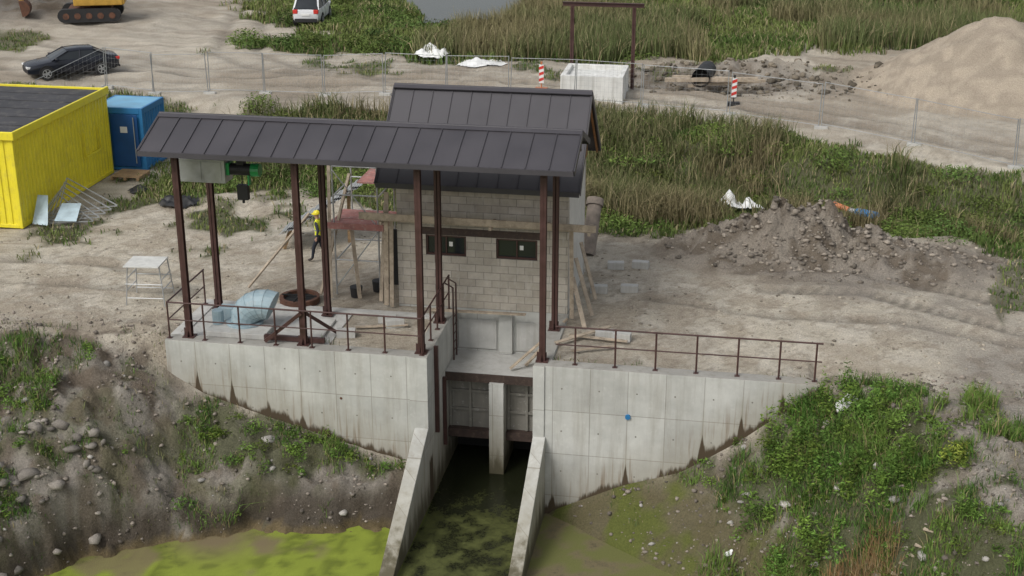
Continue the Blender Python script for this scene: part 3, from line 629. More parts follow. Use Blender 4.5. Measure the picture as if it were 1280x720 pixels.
def crumple(name,loc,size,h,m_,seed,n=22):
    a=np.linspace(-1,1,n);X,Y=np.meshgrid(a,a);r=np.hypot(X,Y)
    Z=(fbm(X,Y,2.3,4,seed)-.25)*h*2*np.clip(1.15-r,0,1)+.01
    X2=X*size*(1+.35*(fbm(X,Y,1.1,3,seed+3)-.5)*2);Y2=Y*size*.8*(1+.5*(fbm(X,Y,1.3,3,seed+5)-.5)*2)
    lift=loc[2] if len(loc)>2 else 0
    Z=np.maximum(Z,0)+hfun(X2+loc[0],Y2+loc[1])+.02+lift
    return npmesh(name,np.stack([X2+loc[0],Y2+loc[1],Z],-1).reshape(-1,3),quads((n,n))[(r[:-1,:-1].reshape(-1)<.98)],None,m_)
crumple('black_tarp_bundle',(-15.6,12.0),.8,.55,M_black,2)
crumple('white_plastic_sheet',(5.0,16.2,.35),1.0,.8,M_white,3)
crumple('white_plastic_sheet',(-12.6,41.0,.3),1.0,.9,M_white,4)
crumple('white_plastic_sheet',(-9.6,40.1),1.3,.25,M_white,5)
crumple('white_plastic_sheet',(8.2,-1.0,.12),.28,.2,M_white,6)
crumple('white_plastic_sheet',(5.4,-2.9),.12,.08,M_white,7)
crumple('black_tarp_bundle',(-17.9,13.6),.5,.3,M_black,9)
e=empty('trestle_table',(-12.7,2.7,-.07),.1);mb=MB()
for x in(-.55,.55):
    for y in(-.45,.45): mb.cyl((x*1.1,y*1.1,0),(x*.9,y*.9,1.25),.02,6)
    mb.cyl((x,-.45,.5),(x,.45,.5),.016,6).cyl((x,-.45,.85),(x,.45,.85),.016,6)
for z in(.25,.7): mb.cyl((-.58,-.47,z),(.58,-.47,z),.016,6).cyl((-.58,.47,z),(.58,.47,z),.016,6)
mb.obj('legs',M_galv,e);MB().box(-.6,.5,-.5,.5,1.24,1.28).obj('top',mat('pale_plywood',(.55,.55,.52),.7,0,4,.15,30,.1),e,bev=.01)
for i,(x,y,rz,n) in enumerate([(1.2,8.1,.1,1),(2.0,8.3,-.1,1),(.9,5.8,.05,1),(1.85,6.0,.0,1),(1.5,2.1,.15,1),(2.0,2.0,-.1,1),(-5.0,2.2,.1,1),(-4.7,1.9,.4,1),(-5.9,.9,.2,1)]):
    e=empty('masonry_block',(x,y,-.07),rz);MB().box(-.27,.27,-.13,.13,0,.24).obj('block',M_conc2,e,bev=.012)
e=empty('concrete_pipe');MB().cyl((.12,9.3,-.1),(.2,10.6,1.5),.25,20,cap=False).cyl((.19,10.45,1.32),(.2,10.6,1.52),.3,20,cap=False).obj('pipe',mat('pipe_concrete',(.24,.2,.165),.9,0,4,.3,30,.3),e,smooth=True)
e=empty('blue_drain_pipe');zz=float(hfun(np.array([9.9]),np.array([18.2]))[0])
MB().cyl((9.6,18.5,zz+.6),(10.3,17.8,zz+.7),.15,14).obj('pipe',M_blue,e,smooth=True);MB().cyl((8.7,19.1,zz+.7),(9.3,18.7,zz+.6),.11,14).obj('pipe_orange_end',M_orange,e,smooth=True)
MB().cyl((9.3,18.7,zz+.6),(9.62,18.48,zz+.6),.1,14).obj('pipe_collar',M_galv,e)
e=empty('concrete_culvert_box');MB().box(-4.1,-1.0,32.4,32.65,-.5,1.15).box(-4.1,-1.0,35.2,35.45,-.5,1.15).box(-4.1,-3.85,32.652,35.198,-.5,1.15).box(-1.25,-1.0,32.652,35.198,-.5,1.15).box(-3.848,-1.252,32.652,35.198,-.5,.95).obj('box_walls',concrete('pale_culvert_concrete',False,(.68,.68,.65)),e,bev=.02)
e=empty('steel_gantry');MB().hbeam((-4.0,35.9,-.3),(-4.0,35.9,4.0),.18,.18).hbeam((-.85,35.9,-.3),(-.85,35.9,4.0),.18,.18).hbeam((-4.5,35.9,4.1),(-.35,35.9,4.1),.18,.2).obj('frame',M_steel,e)
e=empty('drain_pipe');MB().cyl((2.6,36.3,.45),(2.9,38.3,.5),.45,20,cap=False).cyl((2.6,36.28,.45),(2.6,36.5,.45),.5,20,cap=False).obj('pipe',M_black,e,smooth=True);MB().cyl((2.66,36.9,.46),(2.66,36.93,.46),.43,20).obj('pipe_inside',M_dark,e)
MB().beam((.8,36.2,.3),(5.5,36.9,.35),.2).beam((1.1,37.5,.2),(4.8,37.0,.3),.18).beam((2,36.4,.0),(5.9,37.6,.15),.16).obj('timber_shoring',M_woodg,e)
def barrier(x,y,rz):
    e=empty('barrier_board',(x,y,0),rz);MB().box(-.13,.13,-.02,.02,.35,1.3).obj('board',M_white,e,bev=.01)
    mb=MB()
    for k in range(3):
        z=.42+k*.3;mb.add([(-.127,-.025,z),(.127,-.025,z+.1),(.127,-.025,z+.25),(-.127,-.025,z+.15)],[(0,1,2,3)])
    mb.obj('red_stripes',M_red,e);MB().box(-.3,.3,-.15,.15,-.05,.12).cyl((0,.0,.1),(0,.0,.36),.03,8).cyl((0,0,1.31),(0,0,1.45),.05,10).obj('foot',M_orange if y>34 else M_black,e)
barrier(4.4,32.5,.1);barrier(-5.3,34.1,-.1)
FL=[(-29.5,27.5),(-27.2,30.6),(-24.5,30.2),(-19,31.2),(-12.9,31.7),(-6.5,31.5),(0,31.6),(4.2,30.6),(8.4,28.5),(12.3,26.2),(16.1,23.1),(20,19.5),(27,13)]
e=empty('temporary_fence');mbp=MB();mbw=MB();mbf=MB()
pts=[]
for (x1,y1),(x2,y2) in zip(FL[:-1],FL[1:]):
    n=max(1,round(math.hypot(x2-x1,y2-y1)/3.3))
    for k in range(n): pts.append((x1+(x2-x1)*k/n,y1+(y2-y1)*k/n))
pts.append(FL[-1])
ph=hfun(np.array([p[0] for p in pts]),np.array([p[1] for p in pts]))
for i in range(len(pts)-1):
    (x1,y1),(x2,y2)=pts[i],pts[i+1];z1=ph[i]+.1+random.uniform(-.04,.06);z2=ph[i+1]+.1+random.uniform(-.04,.06)
    dx,dy=(x2-x1)*.015,(y2-y1)*.015;x1+=dx;y1+=dy;x2-=dx;y2-=dy;lx=random.uniform(-.08,.08)
    for (x,y,z) in((x1,y1,z1),(x2,y2,z2)): mbp.cyl((x,y,z),(x+lx,y+lx,z+2.0),.024,6)
    for h_ in(.08,1.97): mbp.cyl((x1+lx*h_/2,y1+lx*h_/2,z1+h_),(x2+lx*h_/2,y2+lx*h_/2,z2+h_),.016,6)
    mbf.box(x1-.3,x1+.3,y1-.12,y1+.12,ph[i]-.02,ph[i]+.12)
    for k in range(1,16):
        t=k/16;x,y,z=x1+(x2-x1)*t,y1+(y2-y1)*t,z1+(z2-z1)*t;mbw.cyl((x,y,z+.08),(x+lx,y+lx,z+1.97),.003,3,cap=False)
    for k in range(1,8): mbw.cyl((x1,y1,z1+k*.245),(x2,y2,z2+k*.245),.003,3,cap=False)
M_fence=mat('dull_galvanised',(.3,.31,.31),.5,.3,4,.15,30,.05)
mbp.obj('fence_frames',M_fence,e);mbw.obj('fence_wires',M_fence,e,fix=False);mbf.obj('fence_feet',M_conc2,e)
# ------------------------------------------------------------ vehicles
def car(name,loc,rz,paint,suv=False):
    e=empty(name,loc,rz);h=.12 if suv else 0
    S=[(2.40,.42,.60,.55),(2.34,.30,.70,.74),(2.15,.24,.77,.84),(1.6,.22,.86,.90),(.95,.22,.95,.915),(0,.22,.97,.92),(-1,.22,.98,.92),(-1.7,.22,1.0,.90),(-2.15,.26,.99,.85),(-2.36,.34,.92,.78),(-2.42,.45,.78,.66)]
    if suv: S=[(x*.93,a+.04,b+h,w) for x,a,b,w in S]
    rs=[]
    for x,zl,zb,w in S:
        hgt=zb-zl;half=[(w*.80,zl),(w*.97,zl+hgt*.18),(w,zl+hgt*.5),(w*.985,zl+hgt*.75),(w*.93,zb-.02),(w*.72,zb+.015),(w*.3,zb+.035)]
        rs.append([(x,y,z) for y,z in half]+[(x,-y,z) for y,z in half[::-1]])
    MB().rings(rs).obj('body',paint,e,smooth=True)
    G=[(1.15,.0),(.35,.56),(-.4,.62),(-1.5,.58),(-2.1,.06)] if suv else [(1.1,.0),(.2,.44),(-.45,.47),(-1.1,.43),(-1.95,.02)]
    zb0=.95+h;rg=[]
    for i,(x,d) in enumerate(G):
        w0=.84 if i not in(0,4) else .76;w1=w0-.2*min(1,d/.45)
        half=[(w0,zb0-.02),(w0-.02,zb0+.01),(w1+.04,zb0+d*.85),(w1-.06,zb0+d+.001),(w1*.4,zb0+d+.03)]
        rg.append([(x,y,z) for y,z in half]+[(x,-y,z) for y,z in half[::-1]])
    MB().rings(rg).obj('windows',M_glass,e)
    rr_=[]
    for i,(x,d) in enumerate(G[1:4]):
        w1=.64;rr_.append([(x+(.06 if i==0 else -.06 if i==2 else 0),y,zb0+d+o) for y,o in((w1+.05,-.05),(w1-.04,.022),(w1*.4,.05),(-w1*.4,.05),(-w1+.04,.022),(-w1-.05,-.05))])
    MB().rings(rr_,False,False).obj('roof_skin',paint,e,smooth=True)
    mb=MB()
    for s_ in(-1,1):
        mb.beam((G[0][0]-.02,s_*.79,zb0),(G[1][0],s_*.68,zb0+G[1][1]),.07,.05)
        mb.beam((G[4][0]+.02,s_*.78,zb0),(G[3][0],s_*.68,zb0+G[3][1]),.11,.06)
        mb.beam((-.35,s_*.85,zb0-.02),(-.4,s_*.69,zb0+G[2][1]-.04),.07,.03)
        mb.box(.75,.95,min(s_*.9,s_*1.06),max(s_*.9,s_*1.06),zb0-.02,zb0+.12)
    mb.obj('pillars_and_mirrors',paint,e,bev=.01)
    wz=.33+h*.3;wr=.33+h*.3
    for s_ in(-1,1):
        for x in(1.42*(.93 if suv else 1),-1.42*(.93 if suv else 1)):
            MB().cyl((x,s_*.80,wz+.03),(x,s_*.924,wz+.03),wr+.06,24).obj('wheel_arch',M_dark,e)
            MB().cyl((x,s_*.72,wz),(x,s_*.935,wz),wr,24).obj('tyre',M_black,e,bev=.03)
            MB().cyl((x,s_*.936,wz),(x,s_*.942,wz),wr*.68,20).obj('rim_back',M_dark,e)
            mb=MB()
            for k in range(5):
                t=2*math.pi*k/5;mb.beam((x,s_*.948,wz),(x+math.cos(t)*wr*.66,s_*.948,wz+math.sin(t)*wr*.66),.06,.02,up=(0,1,0))
            for k in range(16):
                t=2*math.pi*k/16;t2=2*math.pi*(k+1)/16;mb.beam((x+math.cos(t)*wr*.66,s_*.948,wz+math.sin(t)*wr*.66),(x+math.cos(t2)*wr*.66,s_*.948,wz+math.sin(t2)*wr*.66),.03,.02,up=(0,1,0))
            mb.cyl((x,s_*.945,wz),(x,s_*.955,wz),.07,12);mb.obj('rim_spokes',M_galv,e)
    f=S[0][0];r_=S[-1][0]
    mb=MB()
    for s_ in(-1,1): mb.box(f-.22,f-.02,min(s_*.42,s_*.78),max(s_*.42,s_*.78),.60+h,.71+h)
    mb.obj('headlights',M_white,e,bev=.02)
    MB().box(f-.06,f+.012,-.36,.36,.36+h,.62+h).obj('grille',M_black,e,bev=.02)
    mb=MB()
    for s_ in(-1,1): mb.box(r_-.02,r_+.22,min(s_*.5,s_*.80),max(s_*.5,s_*.80),.74+h,.88+h+(.1 if suv else 0))
    mb.obj('tail_lights',M_red,e,bev=.02)
    MB().box(r_-.035,r_-.0,-.26,.26,.62+h,.74+h).obj('number_plate',M_white,e)
    MB().box(r_-.03,r_+.05,-.7,.7,.32,.44+h).obj('bumper_trim',M_black,e,bev=.02)
    return e
gz=lambda x,y:float(hfun(np.array([x]),np.array([y]))[0])
car('parked_sedan',(-30.6,33.6,gz(-30.6,33.9)+.02),R(180+38),mat('navy_car_paint',(.012,.014,.022),.22,0,1,.1,20,0))
car('parked_suv',(-22.9,51.6,gz(-22.9,51.6)+.02),R(97),mat('white_car_paint',(.6,.61,.62),.3,0,1,.05,20,0),True)
e=empty('excavator',(-36.5,48.4,gz(-36.5,48.4)),R(200))
mb=MB()
for s_ in(-1,1):
    n=16;mb.rings([[(1.5*(1 if math.cos(t)>0 else -1)+.42*math.cos(t),y,.42+.42*math.sin(t)) for t in [2*math.pi*(i+.5)/n for i in range(n)]] for y in(s_*1.0,s_*1.45)])
mb.obj('tracks',M_black,e)
mb=MB()
for s_ in(-1,1):
    for k in range(5): mb.cyl((-1.4+.7*k,s_*1.46,.4),(-1.4+.7*k,s_*1.48,.4),.2,12)
mb.box(-1.3,1.3,-.98,.98,.35,.8);mb.cyl((0,0,.8),(0,0,1.0),.6,16);mb.obj('undercarriage',M_rust,e)
P=mat('machine_yellow',(.45,.26,.04),.5)
MB().box(-2.1,.9,-1.3,1.3,1.0,1.9).box(-2.2,-1.2,-1.25,1.25,1.02,2.1).obj('upper_house',P,e,bev=.06)
MB().box(-.1,1.3,.35,1.28,1.9,2.75).obj('cab_glass',M_glass,e,bev=.05)
mb=MB().box(-.15,1.35,.3,1.32,2.75,2.85)
for x in(-.12,1.28):
    for y in(.33,1.26): mb.beam((x,y,1.9),(x,y,2.8),.07)
mb.obj('cab_frame',P,e)
MB().beam((.8,-.3,1.6),(2.9,-.3,3.9),.35,.5).beam((2.8,-.3,3.9),(4.7,-.3,3.0),.33,.42).beam((4.6,-.3,3.3),(4.2,-.3,1.2),.28,.32).obj('boom_and_arm',P,e,bev=.04)
MB().rings([[(4.2+.5*math.cos(t),y,.75+.5*math.sin(t)) for t in [math.pi*(.4+1.1*i/8) for i in range(9)]] for y in(-.8,.2)]).obj('bucket',M_rust,e)
MB().cyl((1.2,-.1,1.5),(2.4,-.1,3.1),.08,10).cyl((3.2,-.3,4.2),(4.6,-.3,3.6),.07,10).obj('hydraulic_rams',M_galv,e)
# ------------------------------------------------------------ person
def person(name,loc,rz):
    e=empty(name,loc,rz)
    J={'pel':((0,0,.96),.135),'bel':((.0,0,1.1),.135),'che':((.02,0,1.33),.16),'nb':((.03,0,1.46),.075),'nk':((.04,0,1.53),.055),'hd':((.055,0,1.62),.092),'ht':((.055,0,1.70),.085)}
    E=[('pel','bel'),('bel','che'),('che','nb'),('nb','nk'),('nk','hd'),('hd','ht')]
    for s_,n_,el,wr,kn,an,to in((1,'L',(-.08,.27,1.16),(-.02,.28,.93),(.17,.10,.53),(.24,.10,.12),(.40,.11,.05)),(-1,'R',(.02,-.27,1.15),(.16,-.26,.97),(-.03,-.10,.52),(-.27,-.10,.17),(-.13,-.11,.06))):
        J['sh'+n_]=((.02,s_*.19,1.42),.075);J['el'+n_]=(el,.05);J['wr'+n_]=(wr,.03)
        J['hi'+n_]=((0,s_*.09,.9),.10);J['kn'+n_]=(kn,.065);J['an'+n_]=(an,.048);J['to'+n_]=(to,.042)
        E+=[('che','sh'+n_),('sh'+n_,'el'+n_),('el'+n_,'wr'+n_),('pel','hi'+n_),('hi'+n_,'kn'+n_),('kn'+n_,'an'+n_),('an'+n_,'to'+n_)]
        w=Vector(wr);d=(w-Vector(el)).normalized();palm=w+d*.07;J['pa'+n_]=(tuple(palm),.03);E.append(('wr'+n_,'pa'+n_))
    def grow(J,E,root,sub=2):
        ks=list(J);me=bpy.data.meshes.new('sk');me.from_pydata([J[k][0] for k in ks],[(ks.index(a),ks.index(b)) for a,b in E],[])
        o=bpy.data.objects.new('sk',me);link(o);md=o.modifiers.new('s','SKIN')
        for i,k in enumerate(ks):
            sv=me.skin_vertices[0].data[i];sv.radius=(J[k][1],J[k][1]);sv.use_root=(k==root)
        s2=o.modifiers.new('u','SUBSURF');s2.levels=sub;s2.render_levels=sub
        dg=bpy.context.evaluated_depsgraph_get();dg.update();m2=bpy.data.meshes.new_from_object(o.evaluated_get(dg))
        bpy.data.objects.remove(o);return m2
    me=grow(J,E,'pel')
    me.materials.clear()
    for m_ in(M_trous,M_vest,M_sleeve,M_skin,M_boot): me.materials.append(m_)
    for p in me.polygons:
        c=p.center;p.use_smooth=True
        if c.z>1.50: k=3
        elif c.z<.16 or (c.z<.24 and c.x<-.1): k=4
        elif abs(c.y)>.215 and c.z>.8: k=2 if c.z>.96 else 3
        elif c.z>.98: k=1
        else: k=0
        p.material_index=k
    o=bpy.data.objects.new('body',me);link(o);o.parent=e
    for s_,n_ in((1,'L'),(-1,'R')):
        pa=Vector(J['pa'+n_][0]);w=Vector(J['wr'+n_][0]);d=(pa-w).normalized();JJ={};EE=[]
        for i in range(4):
            off=Vector((.028-.019*i,0,0));L=(.075,.085,.08,.06)[i]
            JJ['a%d'%i]=(tuple(pa+off),.010);JJ['b%d'%i]=(tuple(pa+off+d*L*.5),.009);JJ['c%d'%i]=(tuple(pa+off+d*L+Vector((0,-s_*.02,0))),.007)
            EE+=[('a%d'%i,'b%d'%i),('b%d'%i,'c%d'%i)]
            if i: EE.append(('a%d'%(i-1),'a%d'%i))
        JJ['t0']=(tuple(w+d*.03+Vector((.03,0,0))),.011);JJ['t1']=(tuple(w+d*.075+Vector((.06,-s_*.01,0))),.009);EE+=[('a0','t0'),('t0','t1')]
        hm=grow(JJ,EE,'a0',1);hm.materials.clear();hm.materials.append(M_skin);ho_=bpy.data.objects.new('hand',hm);link(ho_);ho_.parent=e
    mb=MB();rs=[]
    for k in range(6):
        t=math.pi/2*k/5.2;rs.append([(.05+.125*math.cos(t)*math.cos(a),.11*math.cos(t)*math.sin(a),1.68+.12*math.sin(t)) for a in [2*math.pi*i/20 for i in range(20)]])
    mb.rings(rs);mb.cyl((.09,0,1.672),(.09,0,1.684),.14,20);mb.obj('helmet',mat('helmet_yellow',(.8,.68,.03),.4),e,smooth=True)
    MB().cyl((.005,0,1.12),(.005,0,1.155),.168,20).obj('reflective_band',M_galv,e)
    MB().cyl((.14,0,1.6),(.175,0,1.585),.014,8,.01).box(.135,.15,.025,.05,1.625,1.637).box(.135,.15,-.05,-.025,1.625,1.637).box(.14,.148,-.025,.025,1.555,1.563).obj('face_features',mat('face_dark',(.3,.15,.1),.6),e)
person('construction_worker',(-8.6,7.1,gz(-8.6,7.1)),R(175))
print('objects',time.time()-T0)
# ------------------------------------------------------------ vegetation
def blades(name,X,Y,H,W,col,m_,spread=.35,zoff=0,droop=.5):
    n=len(X);Z=hfun(X,Y)+zoff;az=rng.uniform(0,2*math.pi,n);ld=rng.uniform(0,2*math.pi,n);ln=np.abs(rng.normal(0,spread,n))*H
    wx,wy=np.cos(az)*W/2,np.sin(az)*W/2;lx,ly=np.cos(ld)*ln,np.sin(ld)*ln
    V=np.zeros((n,5,3));V[:,0]=np.stack([X-wx,Y-wy,Z-.03],-1);V[:,1]=np.stack([X+wx,Y+wy,Z-.03],-1)
    mx,my,mz=X+lx*.4,Y+ly*.4,Z+H*.58;V[:,2]=np.stack([mx-wx*.8,my-wy*.8,mz],-1);V[:,3]=np.stack([mx+wx*.8,my+wy*.8,mz],-1)
    V[:,4]=np.stack([X+lx*1.3,Y+ly*1.3,Z+H*(1-droop*.5*np.minimum(1,ln/H))],-1)
    b0=np.arange(n)[:,None]*5;T=np.concatenate([b0+np.array([0,1,3]),b0+np.array([0,3,2]),b0+np.array([2,3,4])],0)
    return npmesh(name,V.reshape(-1,3),T,np.repeat(col,5,0),m_)
M_grass=attrmat('grass_blades',.8,0,0,0)
def samp(x0,x1,y0,y1,n,f,clump=.0,seed=0):
    X=rng.uniform(x0,x1,n);Y=rng.uniform(y0,y1,n);g=f(X,Y)
    if clump: g=g*sst(.5-clump*.25,.5+clump*.1,fbm(X,Y,1.3,3,50+seed))
    k=rng.random(n)<g;return X[k],Y[k]
def gcol(X,Y,cs,seed,s=.5,var=.25):
    a=sst(.36,.64,fbm(X,Y,s,4,seed));c0,c1,c2=[np.array(c) for c in cs]
    c=c0*(1-a[:,None])+c1*a[:,None];k=rng.random(len(X))<.16;c[k]=c2
    c=c*(.75+.5*fbm(X,Y,1.7,3,seed+1))[:,None]
    return c*rng.uniform(1-var,1+var,(len(X),1))
G1=(.08,.13,.03);G2=(.15,.185,.055);TAN=(.28,.235,.135)
pd=lambda a,b:pmask(a,b,P_dit,1.1,5,.5,2)
X,Y=samp(-45,32,8,33,230000,pd)
H=(.12+.40*fbm(X,Y,.5,3,61)**1.2)*rng.uniform(.6,1.3,len(X))
blades('ditch_grass',X,Y,H,np.full(len(X),.045),gcol(X,Y,(G1,G2,TAN),71),M_grass,.5)
def reedmask(X,Y): return pmask(X,Y,P_dit,.5,5,.5,2)*np.maximum(sst(.48,.62,fbm(X,Y,.35,3,80)+.34*np.exp(-((X-1.0)/4.5)**2-((Y-19)/9)**2)-.16*(X<-5)-.14*sst(5,9,X))*(Y>12.5),.8*np.exp(-((X+14)/3.0)**2-((Y-28)/1.2)**2))
X,Y=samp(-30,32,12,31,130000,reedmask)
H=rng.uniform(.6,1.4,len(X))*(.6+.6*fbm(X,Y,.6,3,62));blades('ditch_reeds',X,Y,H,np.full(len(X),.036),gcol(X,Y,((.115,.13,.05),(.17,.145,.075),TAN),72,.4),M_grass,.42)
X,Y=samp(-46,46,38,80,170000,lambda a,b:pmask(a,b,P_top,1.2,3,.5,2)*(~inpoly(a,b,POND)))
H=(.25+.4*fbm(X,Y,.3,3,63))*rng.uniform(.6,1.3,len(X))*(1-.6*inpoly(X,Y,PCLR));blades('background_meadow',X,Y,H,np.full(len(X),.07),gcol(X,Y,(G1,G2,TAN),73,.15),M_grass,.5)
X,Y=samp(-14,46,41,80,180000,lambda a,b:pmask(a,b,P_top,.6,3,.5,2)*(~inpoly(a,b,PCLR))*sst(.40,.52,fbm(a,b,.14,3,64)+.06))
H=rng.uniform(.8,1.8,len(X));blades('background_reeds',X,Y,H,np.full(len(X),.05),gcol(X,Y,((.12,.145,.055),(.2,.18,.09),TAN),74,.14),M_grass,.32)
X,Y=samp(-40,24,2,50,220000,lambda a,b:gmask(a,b)*(~inpoly(a,b,P_dit))*(b>2))
H=rng.uniform(.05,.26,len(X));blades('yard_grass',X,Y,H,np.full(len(X),.045),gcol(X,Y,(G1,G2,TAN),75),M_grass,.5)
def okf(a,b): return (~((a>-3.8)&(a<.3)))*(~((np.abs(b+.1)<.3)&(a>-11.1)&(a<7.6)))
def fgm(a,b): return gmask(a,b)*(b<.4)*(hfun(a,b)>-4.4)*okf(a,b)
X,Y=samp(-18,13,-9,.4,200000,fgm,.5,2)
H=(.07+.45*fbm(X,Y,.9,3,65)**1.4*np.where(X>0,1.2,.8))*rng.uniform(.5,1.5,len(X));blades('bank_grass',X,Y,H,np.full(len(X),.02),gcol(X,Y,((.07,.145,.026),(.14,.225,.045),(.24,.2,.1)),76,.8),M_grass,.55)
X,Y=samp(-18,14,-9,.4,40000,lambda a,b:.45*(hfun(a,b)>-4.2)*okf(a,b)*sst(.45,.58,fbm(a,b,.9,3,66)))
blades('sparse_weeds',X,Y,rng.uniform(.04,.2,len(X)),np.full(len(X),.02),gcol(X,Y,((.08,.13,.035),(.16,.17,.07),TAN),77,.8),M_grass,.6)
X,Y=samp(7.2,9.4,-7,-4.6,9000,lambda a,b:np.exp(-((a-8.4)/.7)**2-((b+5.6)/.7)**2))
blades('dry_grass',X,Y,rng.uniform(.25,.7,len(X)),np.full(len(X),.018),gcol(X,Y,((.22,.13,.06),(.28,.19,.09),(.3,.24,.14)),78,.8),M_grass,.35)
def weeds(name,C,col,leaf=.07,n=160):
    Vs=[];Cs=[];k=0;zs=hfun(np.array([c[0] for c in C]),np.array([c[1] for c in C]))
    for (x,y,r,h),z in zip(C,zs):
        m_=int(n*r*r*6)+40
        u=rng.normal(0,.5,(m_,3));u[:,2]=rng.uniform(0,1,m_)**.8
        rad=np.hypot(u[:,0],u[:,1]);sc_=np.where(rad>1,1/rad,1);P_=np.stack([x+u[:,0]*r*sc_,y+u[:,1]*r*sc_,z+u[:,2]*h*(1-.5*np.minimum(1,rad)**2)*rng.uniform(.6,1.15,m_)],-1)
        a=rng.normal(0,1,(m_,3));a[:,2]*=.5;a/=np.linalg.norm(a,axis=1)[:,None];b_=np.cross(a,rng.normal(0,1,(m_,3)));b_/=np.linalg.norm(b_,axis=1)[:,None]
        s_=leaf*rng.uniform(.4,1.4,m_)[:,None];V=np.stack([P_-a*s_,P_+b_*s_*.35,P_+a*s_,P_-b_*s_*.35],1)
        Vs.append(V.reshape(-1,3));k+=m_*4
        c=(np.array(col)*rng.uniform(.6,1.4)+np.array([.02,.01,.0])*rng.uniform(0,2))*rng.uniform(.6,1.35,(m_,1));Cs.append(np.repeat(c,4,0))
    npmesh(name,np.concatenate(Vs),np.arange(k).reshape(-1,4),np.concatenate(Cs),M_grass)
def cand(n,x0,x1,y0,y1,f,r0,r1,h0,h1):
    x=rng.uniform(x0,x1,n);y=rng.uniform(y0,y1,n);k=rng.random(n)<f(x,y);x=x[k];y=y[k]
    return list(zip(x,y,rng.uniform(r0,r1,len(x)),rng.uniform(h0,h1,len(x))))
weeds('broadleaf_weeds',cand(1500,-16,12,-8,.2,fgm,.08,.34,.08,.45),(.085,.16,.03),.045,190)
weeds('tall_weeds',cand(90,5.8,9.5,-4.5,.2,fgm,.15,.4,.5,.95),(.085,.165,.03),.055,240)
weeds('yellow_shrub',[(10.6,-3.9,.35,.45),(10.8,-3.7,.28,.4)],(.18,.22,.035),.045,400)
weeds('ditch_weeds',cand(260,-1,24,9,28,lambda a,b:pmask(a,b,P_dit,.3,5)>.6,.4,1.2,.2,.7)+cand(110,-20,-9,14,29,lambda a,b:pmask(a,b,P_dit,.3,5)>.6,.4,1.,.3,.8),(.08,.135,.033),.07,90)
weeds('background_bushes',cand(160,-26,2,42,60,lambda a,b:(pmask(a,b,P_top,.3,3)>.6)&(~inpoly(a,b,PCLR)),.4,1.3,.3,1.0),(.08,.135,.035),.09,80)
# ------------------------------------------------------------ clods and stones
bm=bmesh.new();bmesh.ops.create_icosphere(bm,subdivisions=1,radius=1);iv=np.array([v.co[:] for v in bm.verts]);it=np.array([[v.index for v in f.verts] for f in bm.faces]);bm.free()
def stones(name,X,Y,S,cols,m_,flat=.65,sink=.2):
    n=len(X);Z=hfun(X,Y);V=iv[None]*S[:,None,None]*rng.uniform(.65,1.25,(n,len(iv),1))*rng.uniform(.6,1.3,(n,1,3));V[...,2]*=flat
    V=V+np.stack([X,Y,Z+S*sink],-1)[:,None];T=(it[None]+(np.arange(n)*len(iv))[:,None,None]).reshape(-1,3)
    npmesh(name,V.reshape(-1,3),T,np.repeat(cols,len(iv),0),m_)
M_stone=attrmat('stone_and_clod',.95,25,.25,.4)
ok2=lambda a,b:(hfun(a,b)>-4.5)*okf(a,b)
X,Y=samp(-18,14,-9,1.0,15000,lambda a,b:ok2(a,b)*(.25+.75*sst(.45,.6,fbm(a,b,1.2,3,90)))*((b<.1)|(a<-11)|(a>7.5)))
S=.015+.07*rng.random(len(X))**4+.014*rng.random(len(X));c=np.array([.22,.19,.16])*rng.uniform(.5,1.6,(len(X),1));stones('dirt_clods',X,Y,S,c,M_stone)
X,Y=samp(-16.5,-11,-9,-3.2,420,lambda a,b:ok2(a,b)*(.3+.7*sst(.45,.6,fbm(a,b,.8,3,93))))
S=.06+.26*rng.random(len(X))**2;c=np.array([.25,.225,.195])*rng.uniform(.5,1.3,(len(X),1));stones('broken_clods',X,Y,S,c,M_stone,.7,.05)
X,Y=samp(2.5,14,8,13,5500,lambda a,b:np.exp(-(((a-8)/4.2)**2+((b-10.4)/1.6)**2)))
S=.015+.11*rng.random(len(X))**4+.015*rng.random(len(X));c=np.array([.23,.2,.165])*rng.uniform(.45,1.5,(len(X),1));stones('mound_clods',X,Y,S,c,M_stone)
X=rng.uniform(-17,12,360);Y=rng.uniform(-8,-.5,360);k=ok2(X,Y)>.5;X=X[k];Y=Y[k];S=.03+.17*rng.random(len(X))**4;c=np.array([.37,.35,.32])*rng.uniform(.6,1.2,(len(X),1));stones('field_stones',X,Y,S,c,M_stone,.6,.1)
X,Y=samp(-22,16,-.5,14,11000,lambda a,b:(~((a>-11.1)&(a<.6)&(b<8)))*(.3+.7*sst(.5,.6,fbm(a,b,.6,3,91)))*(~((b<.6)&(a<8))))
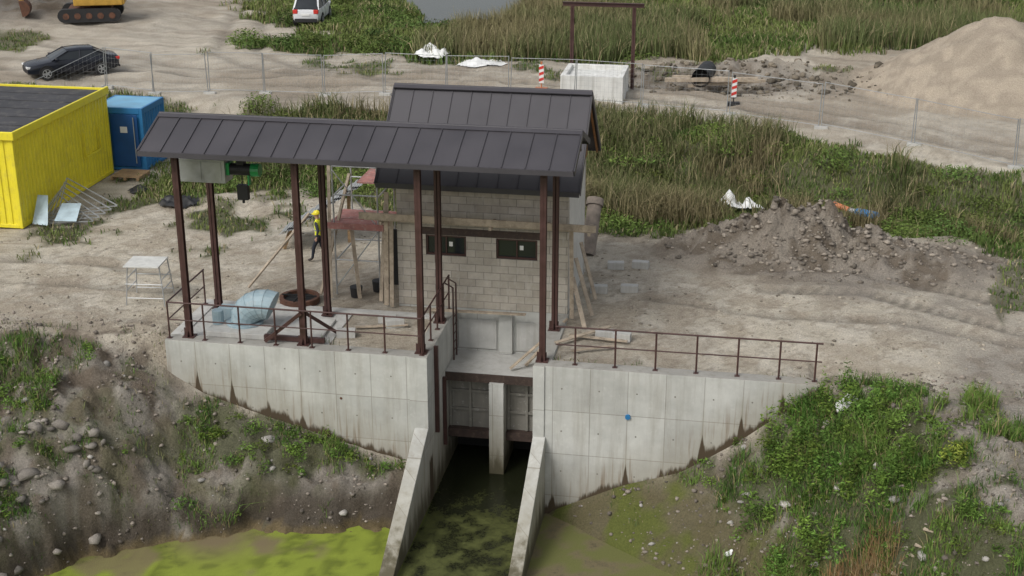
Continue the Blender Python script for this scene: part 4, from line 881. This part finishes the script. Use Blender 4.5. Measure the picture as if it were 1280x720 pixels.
S=.01+.06*rng.random(len(X))**6;c=np.array([.35,.31,.25])*rng.uniform(.5,1.4,(len(X),1));stones('gravel',X,Y,S,c,M_stone)
X,Y=samp(-3,12,34.5,42,2500,lambda a,b:np.exp(-(((a-4)/6)**2+((b-38.5)/2.5)**2)));S=.04+.22*rng.random(len(X))**5;stones('rubble',X,Y,S,np.array([.17,.145,.11])*rng.uniform(.4,1.4,(len(X),1)),M_stone)
e=empty('timber_offcuts');mb=MB()
for k in range(5):
    x=9.2+k*.16;y=-5.7+.05*k;z=gz(x,y)+.12;mb.beam((x,y,z),(x+.9,y-.35,z-.02),.1,.03)
mb.obj('boards',M_woodg,e)
# ------------------------------------------------------------ camera, light
cam=bpy.data.cameras.new('camera');co=bpy.data.objects.new('camera',cam);link(co);co.location=(5.314,-35.31,15.51);co.rotation_euler=(R(90)-.358,0,.173)
cam.sensor_width=36;cam.lens=49.22;cam.clip_end=3000;cam.clip_start=.5;scene.camera=co
w=bpy.data.worlds.new('World');scene.world=w;w.use_nodes=True;nt=w.node_tree;bg=nt.nodes['Background']
sky=nt.nodes.new('ShaderNodeTexSky');sky.sky_type='NISHITA';sky.sun_disc=False;el,az=R(48),R(215)
sky.sun_elevation=el;sky.sun_rotation=az;sky.air_density=1.2;sky.dust_density=4
hs=nt.nodes.new('ShaderNodeHueSaturation');hs.inputs['Saturation'].default_value=.3
nt.links.new(sky.outputs[0],hs.inputs['Color']);nt.links.new(hs.outputs[0],bg.inputs[0]);bg.inputs[1].default_value=.15
sl=bpy.data.lights.new('sun','SUN');sl.energy=1.3;sl.angle=R(20);sl.color=(1,.985,.955);so=bpy.data.objects.new('sun',sl);link(so)
d=Vector((math.sin(az)*math.cos(el),math.cos(az)*math.cos(el),math.sin(el)));so.rotation_euler=d.to_track_quat('Z','Y').to_euler();so.location=(0,0,40)
scene.view_settings.view_transform='Standard';scene.view_settings.look='None';scene.view_settings.exposure=0
print('done',time.time()-T0,sum(len(o.data.polygons) for o in bpy.data.objects if o.type=='MESH'))
